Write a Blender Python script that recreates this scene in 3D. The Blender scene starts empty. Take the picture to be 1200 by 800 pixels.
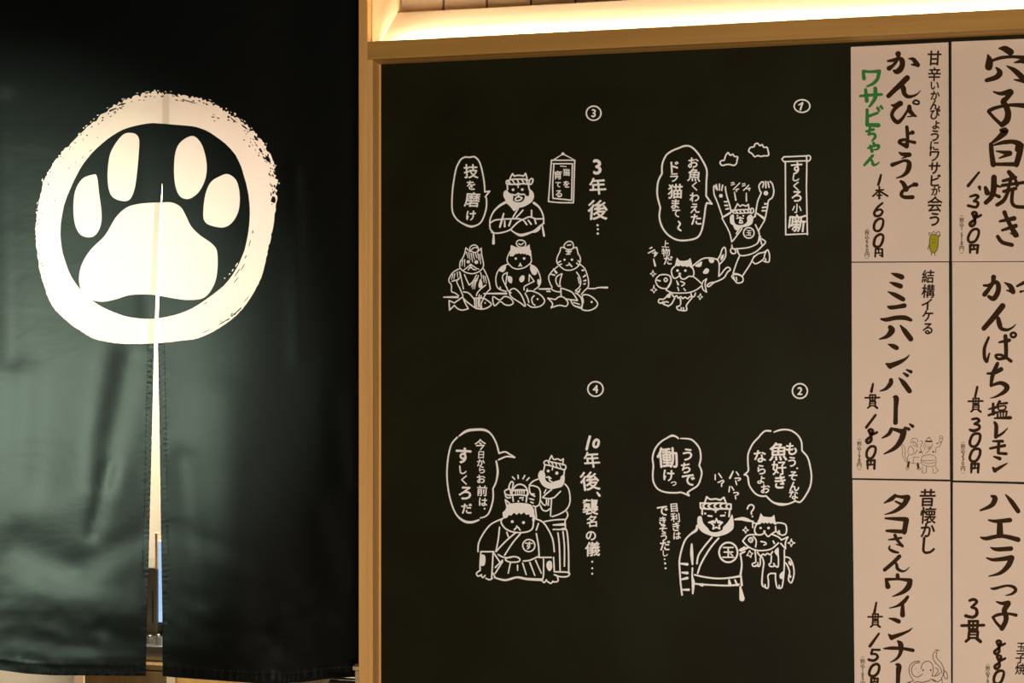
import bpy, bmesh, math, random
from mathutils import Vector, noise
from mathutils.geometry import delaunay_2d_cdt, tessellate_polygon

# ------------------------------------------------------------------ camera
SC = bpy.context.scene
COL = SC.collection
F = 1400.0                     # focal length in pixels of the 1200 px wide frame
YAW = math.radians(11.1)       # the camera looks a little to the left of square-on
CAM = Vector((0.0, -3.0, 1.5))
cam_d = bpy.data.cameras.new('camera')
cam_d.sensor_width = 36.0
cam_d.lens = F / 1200.0 * 36.0
cam_d.clip_start = 0.05
cam = bpy.data.objects.new('camera', cam_d)
cam.location = CAM
cam.rotation_euler = (math.radians(90), 0, YAW)
COL.objects.link(cam)
SC.camera = cam

# ------------------------------------------------------------------ world, lights, exposure
SC.view_settings.view_transform = 'Standard'
SC.view_settings.look = 'None'
SC.view_settings.gamma = 1.0
SC.view_settings.exposure = 0.0
SC.view_settings.use_curve_mapping = False
W = bpy.data.worlds.new('world')
SC.world = W
W.use_nodes = True
W.node_tree.nodes['Background'].inputs[0].default_value = (1.0, 0.86, 0.7, 1)
W.node_tree.nodes['Background'].inputs[1].default_value = 0.007

def area(name, loc, target, sx, sy, power, col, spread=180):
    l = bpy.data.lights.new(name, 'AREA')
    l.shape = 'RECTANGLE'; l.size = sx; l.size_y = sy
    l.energy = power; l.color = col; l.spread = math.radians(spread)
    o = bpy.data.objects.new(name, l)
    o.location = loc
    o.rotation_euler = (Vector(target) - Vector(loc)).to_track_quat('-Z', 'Y').to_euler()
    COL.objects.link(o)
    return o
# warm light of the shop front, low and in front of the board
area('shop_light', (0.85, -3.6, 0.80), (0.35, 0, 1.25), 1.4, 0.6, 106, (1.0, 0.85, 0.70))
# added spot far to the left, its cone cut to leave the curtain's right dark
sp = bpy.data.lights.new('curtain_spot', 'SPOT')
sp.energy = 385; sp.color = (0.76, 1.0, 0.76); sp.spot_size = math.radians(36.5); sp.spot_blend = 0.28; sp.shadow_soft_size = 0.2
so = bpy.data.objects.new('curtain_spot', sp); so.location = (-3.4, -2.4, 1.15)
so.rotation_euler = (Vector((-2.37, 0, 1.36)) - so.location).to_track_quat('-Z', 'Y').to_euler()
COL.objects.link(so)
# ceiling lamp of the kitchen behind the curtain
area('kitchen_light', (-1.75, 0.95, 2.62), (-1.7, 0.75, 0.9), 1.6, 0.6, 7, (1.0, 0.87, 0.77))
# added fill light that brightens the kitchen wall seen through the slit
area('kitchen_wall_fill', (-1.8, 0.95, 2.5), (-1.8, 1.5, 1.1), 1.4, 0.2, 125, (1.0, 0.90, 0.76))

# ------------------------------------------------------------------ helpers
FW = Vector((-math.sin(YAW), math.cos(YAW), 0))
RT = Vector((math.cos(YAW), math.sin(YAW), 0))
def P(px, py, y=0.0):
    """point of the vertical plane at world depth y seen at picture position px, py"""
    d = FW + RT * ((px - 600) / F) + Vector((0, 0, 1)) * ((400 - py) / F)
    return CAM + d * ((y - CAM.y) / d.y)

def mat(name, col, rough=0.6, spec=0.3, metal=0.0, build=None):
    m = bpy.data.materials.new(name); m.use_nodes = True
    nt = m.node_tree; b = nt.nodes['Principled BSDF']
    b.inputs['Base Color'].default_value = (*col, 1)
    b.inputs['Roughness'].default_value = rough
    b.inputs['Specular IOR Level'].default_value = spec
    b.inputs['Metallic'].default_value = metal
    if build: build(nt, b)
    return m
def nmap(nt, scale, kind='Object'):
    tc = nt.nodes.new('ShaderNodeTexCoord'); mp = nt.nodes.new('ShaderNodeMapping')
    nt.links.new(tc.outputs[kind], mp.inputs[0]); mp.inputs['Scale'].default_value = scale
    return mp
def ramp(nt, src, stops):
    r = nt.nodes.new('ShaderNodeValToRGB')
    while len(r.color_ramp.elements) < len(stops): r.color_ramp.elements.new(0.5)
    for e, (p, c) in zip(r.color_ramp.elements, stops):
        e.position = p; e.color = (*c, 1)
    nt.links.new(src, r.inputs[0]); return r
def grain(c1, c2, scale, bump=0.1):
    def f(nt, b):
        mp = nmap(nt, scale)
        n = nt.nodes.new('ShaderNodeTexNoise'); n.inputs['Scale'].default_value = 1.0
        n.inputs['Detail'].default_value = 5; n.inputs['Distortion'].default_value = 0.6
        nt.links.new(mp.outputs[0], n.inputs[0])
        r = ramp(nt, n.outputs[0], [(0.3, c1), (0.7, c2)])
        nt.links.new(r.outputs[0], b.inputs['Base Color'])
        bp = nt.nodes.new('ShaderNodeBump'); bp.inputs['Strength'].default_value = bump
        bp.inputs['Distance'].default_value = 0.002
        nt.links.new(n.outputs[0], bp.inputs['Height']); nt.links.new(bp.outputs[0], b.inputs['Normal'])
    return f
def mottle(c1, c2, scale, bump=0.05):
    return grain(c1, c2, (scale, scale, scale), bump)

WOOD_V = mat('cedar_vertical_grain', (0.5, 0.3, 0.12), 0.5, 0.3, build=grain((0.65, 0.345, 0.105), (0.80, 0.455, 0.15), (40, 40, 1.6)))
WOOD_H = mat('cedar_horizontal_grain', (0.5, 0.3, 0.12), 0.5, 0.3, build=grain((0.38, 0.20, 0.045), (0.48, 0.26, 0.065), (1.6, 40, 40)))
PALE = mat('pale_cedar', (0.75, 0.55, 0.36), 0.55, 0.2, build=grain((0.72, 0.52, 0.33), (0.80, 0.60, 0.40), (2, 30, 30)))
PANEL = mat('tan_panel_wood', (0.42, 0.27, 0.15), 0.55, 0.2, build=grain((0.80, 0.60, 0.38), (0.86, 0.67, 0.44), (30, 30, 2)))
BOARD = mat('blackboard_paint', (0.012, 0.012, 0.006), 0.6, 0.08, build=mottle((0.0085, 0.0072, 0.0020), (0.0125, 0.0130, 0.0040), 3.0))
CHALK = mat('chalk_marker', (0.86, 0.80, 0.72), 0.9, 0.1, build=mottle((0.90, 0.87, 0.83), (0.97, 0.95, 0.92), 150))
INK = mat('brown_black_ink', (0.032, 0.014, 0.003), 0.7, 0.1)
INKFINE = mat('fine_ink_line', (0.07, 0.038, 0.018), 0.8, 0.1)
GREEN = mat('green_ink', (0.035, 0.20, 0.04), 0.7, 0.1)
PICKLE = mat('olive_green_print', (0.34, 0.31, 0.015), 0.7, 0.1)
PAPER = mat('cream_card', (0.6, 0.45, 0.32), 0.55, 0.25, build=mottle((0.66, 0.525, 0.425), (0.70, 0.555, 0.455), 5, 0.02))
PAPERW = mat('card_edge', (0.72, 0.60, 0.48), 0.7, 0.2)
def _cloth(nt, b):
    mp = nmap(nt, (900, 900, 900)); w = nt.nodes.new('ShaderNodeTexNoise')
    w.inputs['Scale'].default_value = 1; nt.links.new(mp.outputs[0], w.inputs[0])
    mp2 = nmap(nt, (5, 5, 9)); n2 = nt.nodes.new('ShaderNodeTexNoise'); n2.inputs['Scale'].default_value = 1
    n2.inputs['Detail'].default_value = 4; n2.inputs['Distortion'].default_value = 0.3
    nt.links.new(mp2.outputs[0], n2.inputs[0])
    bp = nt.nodes.new('ShaderNodeBump'); bp.inputs['Strength'].default_value = 0.15; bp.inputs['Distance'].default_value = 0.0005
    nt.links.new(w.outputs[0], bp.inputs['Height'])
    b2 = nt.nodes.new('ShaderNodeBump'); b2.inputs['Strength'].default_value = 0.25; b2.inputs['Distance'].default_value = 0.008
    nt.links.new(n2.outputs[0], b2.inputs['Height']); nt.links.new(bp.outputs[0], b2.inputs['Normal'])
    nt.links.new(b2.outputs[0], b.inputs['Normal'])
CLOTH = mat('dark_green_sateen', (0.0012, 0.0022, 0.0014), 0.48, 0.42, build=_cloth)
THREAD = mat('dark_thread', (0.03, 0.04, 0.033), 0.7, 0.3)
def _undyed(t, c):
    def f(nt, b):
        tr = nt.nodes.new('ShaderNodeBsdfTranslucent'); tr.inputs[0].default_value = (*c, 1)
        mx = nt.nodes.new('ShaderNodeMixShader'); mx.inputs[0].default_value = t
        nt.links.new(b.outputs[0], mx.inputs[1]); nt.links.new(tr.outputs[0], mx.inputs[2])
        nt.links.new(mx.outputs[0], nt.nodes['Material Output'].inputs[0])
    return f
UNDYED = mat('undyed_cotton', (0.84, 0.76, 0.69), 0.9, 0.05, build=_undyed(0.27, (1.0, 0.90, 0.86)))
DOUBLED = mat('undyed_cotton_doubled', (0.80, 0.70, 0.60), 0.9, 0.05, build=_undyed(0.15, (0.9, 0.75, 0.6)))
PLASTER = mat('cream_plaster', (0.85, 0.76, 0.58), 0.8, 0.2, build=mottle((0.82, 0.73, 0.55), (0.88, 0.79, 0.62), 8))
DARKWALL = mat('dark_wall_paint', (0.03, 0.027, 0.022), 0.8, 0.2, build=mottle((0.025, 0.022, 0.018), (0.036, 0.032, 0.026), 6))
FLOORM = mat('grey_floor_tile', (0.12, 0.11, 0.10), 0.5, 0.4, build=mottle((0.10, 0.09, 0.08), (0.15, 0.14, 0.125), 12))
STEEL = mat('brushed_steel', (0.5, 0.49, 0.46), 0.3, 0.5, 1.0, build=grain((0.42, 0.42, 0.40), (0.55, 0.54, 0.52), (3, 3, 200), 0.05))
BRASS = mat('aged_brass', (0.6, 0.45, 0.22), 0.45, 0.5, 0.5, build=mottle((0.62, 0.47, 0.24), (0.74, 0.58, 0.34), 60))
OLIVE = mat('olive_grey_enamel', (0.12, 0.12, 0.075), 0.5, 0.4, build=mottle((0.11, 0.11, 0.07), (0.135, 0.13, 0.085), 15))
BROWNW = mat('brown_cabinet_wood', (0.16, 0.10, 0.035), 0.5, 0.3, build=grain((0.14, 0.085, 0.03), (0.19, 0.12, 0.045), (30, 30, 2)))
BLACKM = mat('plain_black', (0.01, 0.01, 0.01), 0.4, 0.4)
def _glow(c, s):
    def f(nt, b):
        b.inputs['Emission Color'].default_value = (*c, 1); b.inputs['Emission Strength'].default_value = s
    return f
BLUE = mat('lit_glass_edge', (0.4, 0.6, 0.9), 0.3, 0.5, build=_glow((0.38, 0.62, 1.0), 0.75))
LED = mat('warm_led', (1, 0.85, 0.6), 0.5, 0.2, build=_glow((1.0, 0.82, 0.52), 6.0))

def put(name, verts, faces, m, parent=None, smooth=False, loc=None):
    me = bpy.data.meshes.new(name)
    if loc is None: loc = Vector((0, 0, 0))
    me.from_pydata([tuple(Vector(v) - loc) for v in verts], [], faces)
    ms = m if isinstance(m, (list, tuple)) else [m]
    for k in ms: me.materials.append(k)
    if smooth:
        for p in me.polygons: p.use_smooth = True
    o = bpy.data.objects.new(name, me); COL.objects.link(o)
    if parent is not None:
        o.parent = parent
        o.location = loc - wl(parent)
    else:
        o.location = loc
    return o
def wl(o):
    v = Vector(o.location)
    while o.parent: o = o.parent; v += Vector(o.location)
    return v
def box(name, x0, x1, y0, y1, z0, z1, m, parent=None, bevel=0.0):
    bm = bmesh.new(); bmesh.ops.create_cube(bm, size=1)
    c = Vector(((x0+x1)/2, (y0+y1)/2, (z0+z1)/2))
    for v in bm.verts: v.co = Vector((v.co.x*(x1-x0), v.co.y*(y1-y0), v.co.z*(z1-z0)))
    if bevel: bmesh.ops.bevel(bm, geom=bm.edges[:], offset=bevel, segments=2, affect='EDGES', profile=0.5)
    me = bpy.data.meshes.new(name); bm.to_mesh(me); bm.free(); me.materials.append(m)
    o = bpy.data.objects.new(name, me); COL.objects.link(o)
    if parent is not None: o.parent = parent; o.location = c - wl(parent)
    else: o.location = c
    return o
def empty(name, loc, label, cat, group=None):
    o = bpy.data.objects.new(name, None); COL.objects.link(o); o.location = loc
    o.empty_display_size = 0.05
    o['label'] = label; o['category'] = cat
    if group: o['group'] = group
    return o
def tag(o, label, cat, group=None):
    o['label'] = label; o['category'] = cat
    if group: o['group'] = group
    return o
def struct(o, label=None, cat=None):
    o['kind'] = 'structure'
    if label: o['label'] = label
    if cat: o['category'] = cat
    return o

# ---- flat marks: brush and chalk strokes, filled patches, printed glyphs ----
def smooth_pts(p, closed=False, n=4):
    if len(p) < 3: return p
    out = []; L = len(p)
    rng = range(L) if closed else range(L-1)
    for i in rng:
        if closed: a, b, c, d = p[(i-1) % L], p[i], p[(i+1) % L], p[(i+2) % L]
        else: a, b, c, d = p[max(i-1, 0)], p[i], p[i+1], p[min(i+2, L-1)]
        for k in range(n):
            t = k/n
            out.append(tuple(0.5*((2*b[j]) + (-a[j]+c[j])*t + (2*a[j]-5*b[j]+4*c[j]-d[j])*t*t + (-a[j]+3*b[j]-3*c[j]+d[j])*t**3) for j in range(len(b))))
    if not closed: out.append(p[-1])
    return out
class Marks:
    """flat marks collected in picture units, then laid on a plane as one mesh"""
    def __init__(s): s.v = []; s.f = []; s.k = 0; s.lv = []
    def layer(s):
        s.k = (s.k+1) % 40
        s.lv += [s.k*1.0e-5]*(len(s.v)-len(s.lv))
    def fan(s, pts):
        b = len(s.v); s.layer(); s.v += pts; s.f.append(tuple(range(b, b+len(pts)))); s.layer()
    def stroke(s, pts, w, closed=False):
        p = [(q[0], q[1], (q[2] if len(q) > 2 else w)) for q in pts]
        if len(p) == 1: p = [p[0], (p[0][0]+0.05, p[0][1], p[0][2])]
        p = smooth_pts(p, closed)
        if closed: p = p + [p[0]]
        L, R = [], []
        for i, q in enumerate(p):
            a = p[max(i-1, 0)]; c = p[min(i+1, len(p)-1)]
            if closed and i in (0, len(p)-1): a = p[-2]; c = p[1]
            dx, dy = c[0]-a[0], c[1]-a[1]; l = math.hypot(dx, dy) or 1
            nx, ny = -dy/l, dx/l; h = max(q[2], 0.12)/2
            L.append((q[0]+nx*h, q[1]+ny*h)); R.append((q[0]-nx*h, q[1]-ny*h))
        s.layer(); b = len(s.v); n = len(p)
        for i in range(n): s.v += [L[i], R[i]]
        for i in range(n-1): s.f.append((b+2*i, b+2*i+1, b+2*i+3, b+2*i+2))
        if not closed:
            for i, j in ((0, 1), (n-1, n-2)):
                q, q2 = p[i], p[j]; a0 = math.atan2(q[1]-q2[1], q[0]-q2[0]); h = max(q[2], 0.12)/2
                s.fan([(q[0]+h*math.cos(a0+t), q[1]+h*math.sin(a0+t)) for t in [math.pi*(k/5-0.5) for k in range(6)]])
    def fill(s, pts, smooth=True):
        p = smooth_pts([q[:2] for q in pts], True, 3) if smooth else [q[:2] for q in pts]
        tri = tessellate_polygon([[Vector((q[0], q[1], 0)) for q in p]])
        s.layer(); b = len(s.v); s.v += p
        for t in tri: s.f.append(tuple(b+i for i in t))
    def ring(s, cx, cy, rx, ry, w):
        s.stroke([(cx+rx*math.cos(t), cy+ry*math.sin(t)) for t in [k*math.pi/5 for k in range(10)]], w, True)
    def data(s, region, txt, w=2.0, gain=1.0):
        """strokes 'x,y[,w] x,y[,w] ...;' read in the units of an enlarged crop; '@' closed, '#' filled, '!' straight filled"""
        ox, oy, sc = region
        for part in txt.replace('\n', ' ').split(';'):
            part = part.strip()
            if not part: continue
            kind = ''
            if part[0] in '@#!': kind = part[0]; part = part[1:]
            pts = []
            for t in part.split():
                n = [float(v) for v in t.split(',')]
                q = [ox+n[0]/sc, oy+n[1]/sc]
                if len(n) > 2: q.append(n[2]/sc*gain)
                pts.append(tuple(q))
            if kind == '#': s.fill(pts)
            elif kind == '!': s.fill(pts, False)
            else: s.stroke(pts, w/sc*gain, kind == '@')
    def glyph(s, ch, cx, cy, size, bold=0.02, rot=0.0, shear=0.0, sx=1.0, rnd=None):
        me, bb = glyph_mesh(ch)
        mx, my = (bb[0]+bb[2])/2, (bb[1]+bb[3])/2
        if rnd: rot += rnd.uniform(-5, 5); size *= rnd.uniform(0.95, 1.05); shear += rnd.uniform(-0.08, 0.1)
        r = math.radians(rot); k = size/max(bb[2]-bb[0], bb[3]-bb[1], 1e-6)
        h = bold
        for ox, oy in (((h, 0), (-h, 0), (0, h), (0, -h)) if h > 0.006 else ((0, 0),)):
            s.layer(); b = len(s.v)
            for v in me[0]:
                x, y = (v[0]-mx)*sx+ox, v[1]-my+oy
                x += shear*y; x, y = x*math.cos(r)-y*math.sin(r), x*math.sin(r)+y*math.cos(r)
                s.v.append((cx+x*k, cy-y*k))
            for f in me[1]: s.f.append(tuple(b+i for i in f))
    def text(s, spec, bold=0.02, rnd=None, shear=0.0, sx=1.0):
        b0 = bold
        for t in spec.split():
            ch, x, y, z = t.split('|')
            bold = b0*0.72 if ord(ch) > 0x4e00 else b0
            s.glyph(ch, float(x), float(y), float(z), bold, 0, shear, sx, rnd)
    def lay(s, name, m, parent, y, curve=None):
        s.layer()
        V = [P(a, b, (y if curve is None else curve(a, b)+y)-l) for (a, b), l in zip(s.v, s.lv)]
        if not V: return None
        c = sum(V, Vector())/len(V)
        c = Vector((c.x, y if curve is None else c.y, c.z))
        # every face turned towards the room
        fs = []
        for f in s.f:
            n = Vector((0, 0, 0))
            for i in range(1, len(f)-1): n += (V[f[i]]-V[f[0]]).cross(V[f[i+1]]-V[f[0]])
            fs.append(f if n.y < 0 else tuple(reversed(f)))
        return put(name, V, fs, m, parent, loc=c)
_G = {}
def glyph_mesh(ch):
    key = ch
    if key not in _G:
        cu = bpy.data.curves.new('g', 'FONT'); cu.body = ch; cu.size = 1.0
        cu.resolution_u = 3
        o = bpy.data.objects.new('g', cu); COL.objects.link(o)
        dg = bpy.context.evaluated_depsgraph_get(); dg.update()
        me = o.evaluated_get(dg).to_mesh()
        vs = [(v.co.x, v.co.y) for v in me.vertices]; fs = [tuple(p.vertices) for p in me.polygons]
        o.evaluated_get(dg).to_mesh_clear()
        bpy.data.objects.remove(o); bpy.data.curves.remove(cu)
        xs = [v[0] for v in vs] or [0]; ys = [v[1] for v in vs] or [0]
        _G[key] = ((vs, fs), (min(xs), min(ys), max(xs), max(ys)))
    return _G[key]

# ------------------------------------------------------------------ the setting
FR = -0.06                                    # front face of the cedar frame
xs0, xs1 = P(420.3, 400, FR).x, P(436.6, 400, FR).x
xm = P(430.6, 60, FR).x
zb0, zb1 = P(443, 69, FR).z, P(443, 48, FR).z  # header beam, bottom and top
XR = 1.75
ZB = 0.55
struct(box('floor', -3.6, 2.6, -4.2, 2.2, -0.1, 0.0, FLOORM))
struct(box('ceiling', -3.6, 2.6, 0.38, 2.2, 3.0, 3.06, PALE))
struct(box('wall_back', xm+0.005, XR+0.8, 0.16, 0.19, 0.0, zb1-0.05, DARKWALL))
struct(box('wall_kitchen', -3.4, xs1+0.3, 1.5, 1.56, 0.0, 3.0, PLASTER))
struct(box('wall_left', -3.4, P(-54, 400, 0.0).x, 0.0, 0.12, 0.0, 3.0, DARKWALL))
struct(box('trim_1', P(-54, 400, 0.0).x, xs0-0.002, -0.02, 0.10, 2.63, 2.75, WOOD_H))
struct(box('trim_2', xs0, XR, -0.05, 0.1, 0.40, ZB, WOOD_H))
# frame: upright and header beam are one standing frame round the board
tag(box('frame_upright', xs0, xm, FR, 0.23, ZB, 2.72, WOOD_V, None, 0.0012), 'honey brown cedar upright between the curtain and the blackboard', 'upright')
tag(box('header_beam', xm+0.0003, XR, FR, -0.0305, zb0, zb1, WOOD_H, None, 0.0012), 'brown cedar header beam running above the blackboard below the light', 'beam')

# blackboard
xb0, xb1 = xs1, XR
bb = empty('blackboard', (xb0, 0.0, ZB), 'large black board covered with white four-panel cat comic drawings', 'blackboard')
box('board_panel', xs1+0.0002, xb1, 0.0, 0.02, ZB, zb0-0.0005, BOARD, bb)
box('top_rail', xm+0.0002, XR, -0.0302, -0.0002, zb0, zb0+0.008, WOOD_H, bb, 0.0004)['label'] = 'brown wooden top rail'
box('side_rail', xm+0.0002, xs1, FR+0.0004, 0.02, ZB, zb0-0.0004, WOOD_V, bb, 0.0008)['label'] = 'honey brown side rail'
box('inner_bead', xs1+0.0002, xs1+0.0045, -0.004, -0.0001, ZB, zb0-0.0004, WOOD_V, bb)

# light niche above the beam: mitred pale band, LED strip behind the beam, boards above
ni = empty('light_niche', (xs1, 0.05, zb1), 'glowing pale wood light niche above the header beam', 'light niche')
yb = 0.20
zo = zb1-0.036; zi = P(469, 15.0, yb).z; xo = xm+0.0004
ztop = 2.62
V = [(xo, -0.029, zo), (XR, -0.029, zo), (XR, yb, zi), (xo, yb, zi), (XR, yb, zo-0.0), (xo, yb, zo-0.0)]
put('sloped_sill', V, [(0,1,2,3), (3,2,4,5), (5,4,1,0), (1,4,2), (0,3,5)], PALE, ni, loc=Vector((xo, yb, zo)))
V = [(xo, -0.029, zo+0.001), (xo, yb, zi+0.001), (xo, yb, ztop), (xo, -0.029, ztop)]
V += [(x+0.003, y, z) for x, y, z in V]
put('side_reveal', V, [(4,5,6,7), (3,2,1,0), (0,4,7,3), (1,2,6,5), (7,6,2,3), (0,1,5,4)], PALE, ni, loc=Vector((xo, yb, zo)))
box('led_strip', xo+0.02, XR-0.02, -0.0295, -0.0245, zb1-0.0180, zb1-0.0145, LED, ni)
area('niche_light', ((xo+XR)/2+0.02, -0.0235, zb1-0.006), ((xo+XR)/2+0.02, 0.1, zb1+0.012), XR-xo-0.05, 0.008, 44.0, (1.0, 0.88, 0.66), 95)
xi = P(470.5, 10, 0.33).x
struct(box('wall_upper', xo, XR, 0.355, 0.37, zb1-0.05, ztop+0.1, DARKWALL))
PY = 0.33
bw = P(571, 5, PY).x - P(521, 5, PY).x
xx = xi
while xx < XR - 0.02:
    x2 = min(xx + bw - 0.004, XR)
    if xx == xi: x2 = P(518.5, 5, PY).x; 
    b = box('panel_board', xx, x2, PY, PY+0.022, zi-0.05, ztop, PANEL, ni, 0.0015)
    xx = x2 + 0.006

# ------------------------------------------------------------------ chalk drawings on the board
R = random.Random(7)
def chalk(name, items, label=None, parent=None, y=-0.0012):
    """items: (region, strokes, width) or a glyph text string"""
    m = Marks()
    for it in items:
        if isinstance(it, str): m.text(it, 0.028, R)
        elif len(it) == 5: m.ring(*it)
        else: m.data(it[0], it[1], it[2], 1.06)
    o = m.lay(name, CHALK, parent or bb, y)
    if label: o['label'] = label
    return o

# panel numbers
for ch, cx, cy, rx, ry, gs in (('7', 939.9, 124.2, 9.2, 7.4, 8), ('2', 937.4, 458, 8.8, 8.6, 9), ('3', 695.7, 132.6, 8.6, 8.3, 9), ('4', 697.8, 455.6, 9.0, 8.6, 9)):
    o = chalk('panel_number', [(cx, cy, rx, ry, 1.7)], 'circled chalk number ' + {'7': '1'}.get(ch, ch))
    chalk('numeral', [((905, 105, 4.444), '138,80,6 158,68,8; 158,68,8 146,105,8', 7)] if ch == '7' else ['%s|%g|%g|%g' % (ch, cx, cy, gs)], parent=o)

# third comic panel -------------------------------------------------
A = (520, 175, 8)
o = chalk('speech_bubble', [(A, '205,70 160,95 120,170 100,260 85,360 78,460 80,570 110,640 170,690 250,722,20 310,710 350,680 380,620 400,540 400,460 390,445; 390,445 430,392; 430,392 385,398; 385,398 378,300 355,180 330,110 290,70 240,74 205,70', 14)], 'tall oval speech bubble of the third panel')
chalk('lettering', ['技|551.9|200.6|17 を|552|217|10 磨|553.5|233.8|17 け|552|252.5|11'], parent=o)
A = (565, 195, 8.889)
chalk('cat_drawing', [(A, '''290,130 300,105 318,75; 318,75 335,100 355,95 385,92 415,97 430,100; 430,100 452,72; 452,72 462,105 468,130;
262,148 310,135 370,132 440,133 490,150;255,180 300,187 370,182 430,180 480,185;275,150 295,180; 315,140 340,182; 365,136 385,180;410,134 440,180; 455,138 475,182;
@250,165 262,145 275,165 262,185;@490,150 515,125 530,140 515,180 495,185;262,190 265,240; 482,190 490,240;355,190 395,190,10; 375,180 375,220,12;322,242,28;418,240,28;
#255,245 225,265 222,310 240,345 245,375 285,410 310,440 335,465 375,435 430,420 480,395 520,365 540,320 535,275 505,240 490,250 490,295 470,310 440,290 445,320 430,355 400,372 350,370 320,350 325,315 310,290 275,270;
375,285 380,320,14 ; 350,330 380,310 410,330; 350,330 345,350 375,355 405,345 415,325; 310,290 345,300,14; 345,300 375,280; 375,280 400,290 440,290;
240,375,26 180,410,22 120,470,16 85,545,14 80,590 85,650 110,680; 90,585 130,560 200,550 300,545 380,545 430,560; 100,685 150,695 220,685 290,660 330,620 380,575 440,545 490,525 530,535 560,545 630,545;
540,380,26 590,420,20 625,480,16 640,540 640,590; 295,655 340,690 400,715,28 470,700,24 540,670 600,620 645,590; #510,680 560,650 610,605 600,660 550,690;
225,490 205,560,20 185,630,20;235,570 235,625,20;300,560 280,615,20;440,570 465,605,16;480,560 510,600,18;545,540 560,595,16;515,455 515,520,16;
375,440 350,480 320,530;425,455 390,495 355,530;120,700 118,800,28;625,610 645,720,22''', 15)], 'bearded cat with rope headband and folded arms')
A = (515, 280, 8.889)
chalk('cat_drawing', [(A, '''@315,95 335,70 370,62 400,85 400,125 370,140 330,125;335,110 360,90 390,90;320,130 275,92; 275,92 262,150 240,200 215,240 212,300 ; 400,130 435,95; 435,95 440,160 450,210 460,270 450,300; 212,300 250,335 300,355 350,360 410,340 450,305;
250,325 290,295 325,262; 325,262 370,295 410,315,10; 325,265 325,300;300,320 325,290 350,315 380,320;300,237,34; 383,240,38;
280,135 300,200,7;305,140 320,215,7;330,150 345,240,7;350,150 365,215,7;375,150 390,200,7;400,150 410,220,7;420,160 430,260,7;240,220 235,280,7;262,215 262,290,7;
215,305 150,340 110,390 98,440 125,480 125,545 160,560 200,590; 215,400 180,440 215,520 245,590; 215,350 240,470 250,520; 130,440 200,420;140,370 125,420,7;160,360 150,420,7; 185,345 190,400,7; 210,340 215,390,7;
260,370 285,430 310,480; 310,480 350,440 385,375;350,440 335,500,7;370,430 345,520,7;385,410 365,520,7;405,380 390,440,7;460,310 490,370 515,440 530,520; 530,520 490,560 460,610; 480,480 430,520 395,560 385,590;
#405,480 430,410 450,490 420,510;455,380 465,450,7;475,390 490,460,7;430,350 440,410,7;410,610 415,580;430,615 435,590''', 12)], 'hatched dark-furred apprentice cat')
chalk('fish_drawing', [(A, '''45,605 190,605,22;240,605 190,640 155,665; 155,665 100,640; 100,640 105,740; 105,740 155,690; 155,690 190,725 240,740 300,725; 300,725 270,670 250,625;250,550 300,560 340,600 365,640 370,715; 370,715 320,680 260,630 240,600;
365,615 375,720; 375,720 440,730 500,715 540,680 500,640 450,615 365,615; 420,620 415,680 430,725; 460,620 435,670 440,720;475,665,16; 385,625 390,715,8;405,625 405,715,8''', 13)])
A = (572, 280, 8.889)
chalk('cat_drawing', [(A, '''@295,50 305,20 340,10 380,25 392,60 370,85 320,80;320,50 345,58 370,40,9;
!235,75 240,62 280,80 300,85 350,95 395,80 432,55 440,130 447,185 430,172 415,160 400,166 385,150 370,158 355,148 340,158 320,146 305,156 290,150 275,165 260,180 225,178 232,120;
235,120 205,180 198,230 225,270 260,300 310,312 370,300 420,270 450,235 448,190 440,120;288,203,24;375,202,26;335,252 335,270,24; 320,282 335,265 350,282;
205,262 140,290 95,350 80,420 90,490 115,520 150,535 190,545; #110,325 150,290 185,275 180,320 150,345; 200,350 160,370 150,410 175,470 190,500; 200,350 190,420 185,470; #205,385 250,400 245,460 210,440; #325,410 350,380 378,385 375,430 350,450 330,440;
440,265 500,300 535,370 548,440 530,490 480,530; #440,280 480,275 510,330 500,370 465,370 440,320; 430,370 425,440; 430,370 480,440; 480,440 400,480 375,500 375,530; #515,420 545,430 530,480 515,470;190,495 210,540 240,560;125,500 130,520''', 12)], 'apprentice cat with white forehead and spots')
chalk('fish_drawing', [(A, '''-45,568 190,567,20;530,520 640,520,20;@50,600 120,635 170,598 230,615 262,665 220,690 170,680 125,650 65,695;@225,540 270,515 320,550 360,610 388,700 330,660 240,600;
400,545 450,540 530,570 580,620 585,660 540,700 460,710 410,680; 385,565 410,610 425,660; 480,590 455,620 465,670 490,690; 515,625,20; 410,520 400,550''', 13)])
A = (634, 280, 8.889)
chalk('cat_drawing', [(A, '''@240,65 265,35 300,22 330,40 338,80 320,105 280,108 250,95;275,65 310,60;205,90 195,135 170,185 165,240 195,280 240,315 285,325 340,315 390,280 408,235 408,190 385,150; 385,150 375,100 370,85; 370,85 335,95;205,90 225,85 245,95;
260,125 320,125,9;275,140 310,135,10; 265,158 305,155,9; 285,110 290,160,8;245,215,22;322,215,24;290,250 320,285,16;265,275 290,270,12;205,230 170,250;215,260 185,270;385,225 400,240;370,250 390,270;
175,285 120,330 80,390 90,450 115,500; 115,500 110,520 140,540 190,550 210,540;130,310 160,350,24;100,365 140,375,16;220,360 165,390 155,440 180,490 205,490; 220,360 200,430 195,480;
400,260 450,300 480,370 495,440 490,500 450,540 420,575; 370,345 400,390 415,450 400,500 360,535; 385,400 400,460;425,325 440,325,20;440,395 460,380,20;445,435 465,430,18;445,470 460,465,16; 385,560 410,520;360,540 400,550''', 12)], 'striped apprentice cat nearest the caption')
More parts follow.
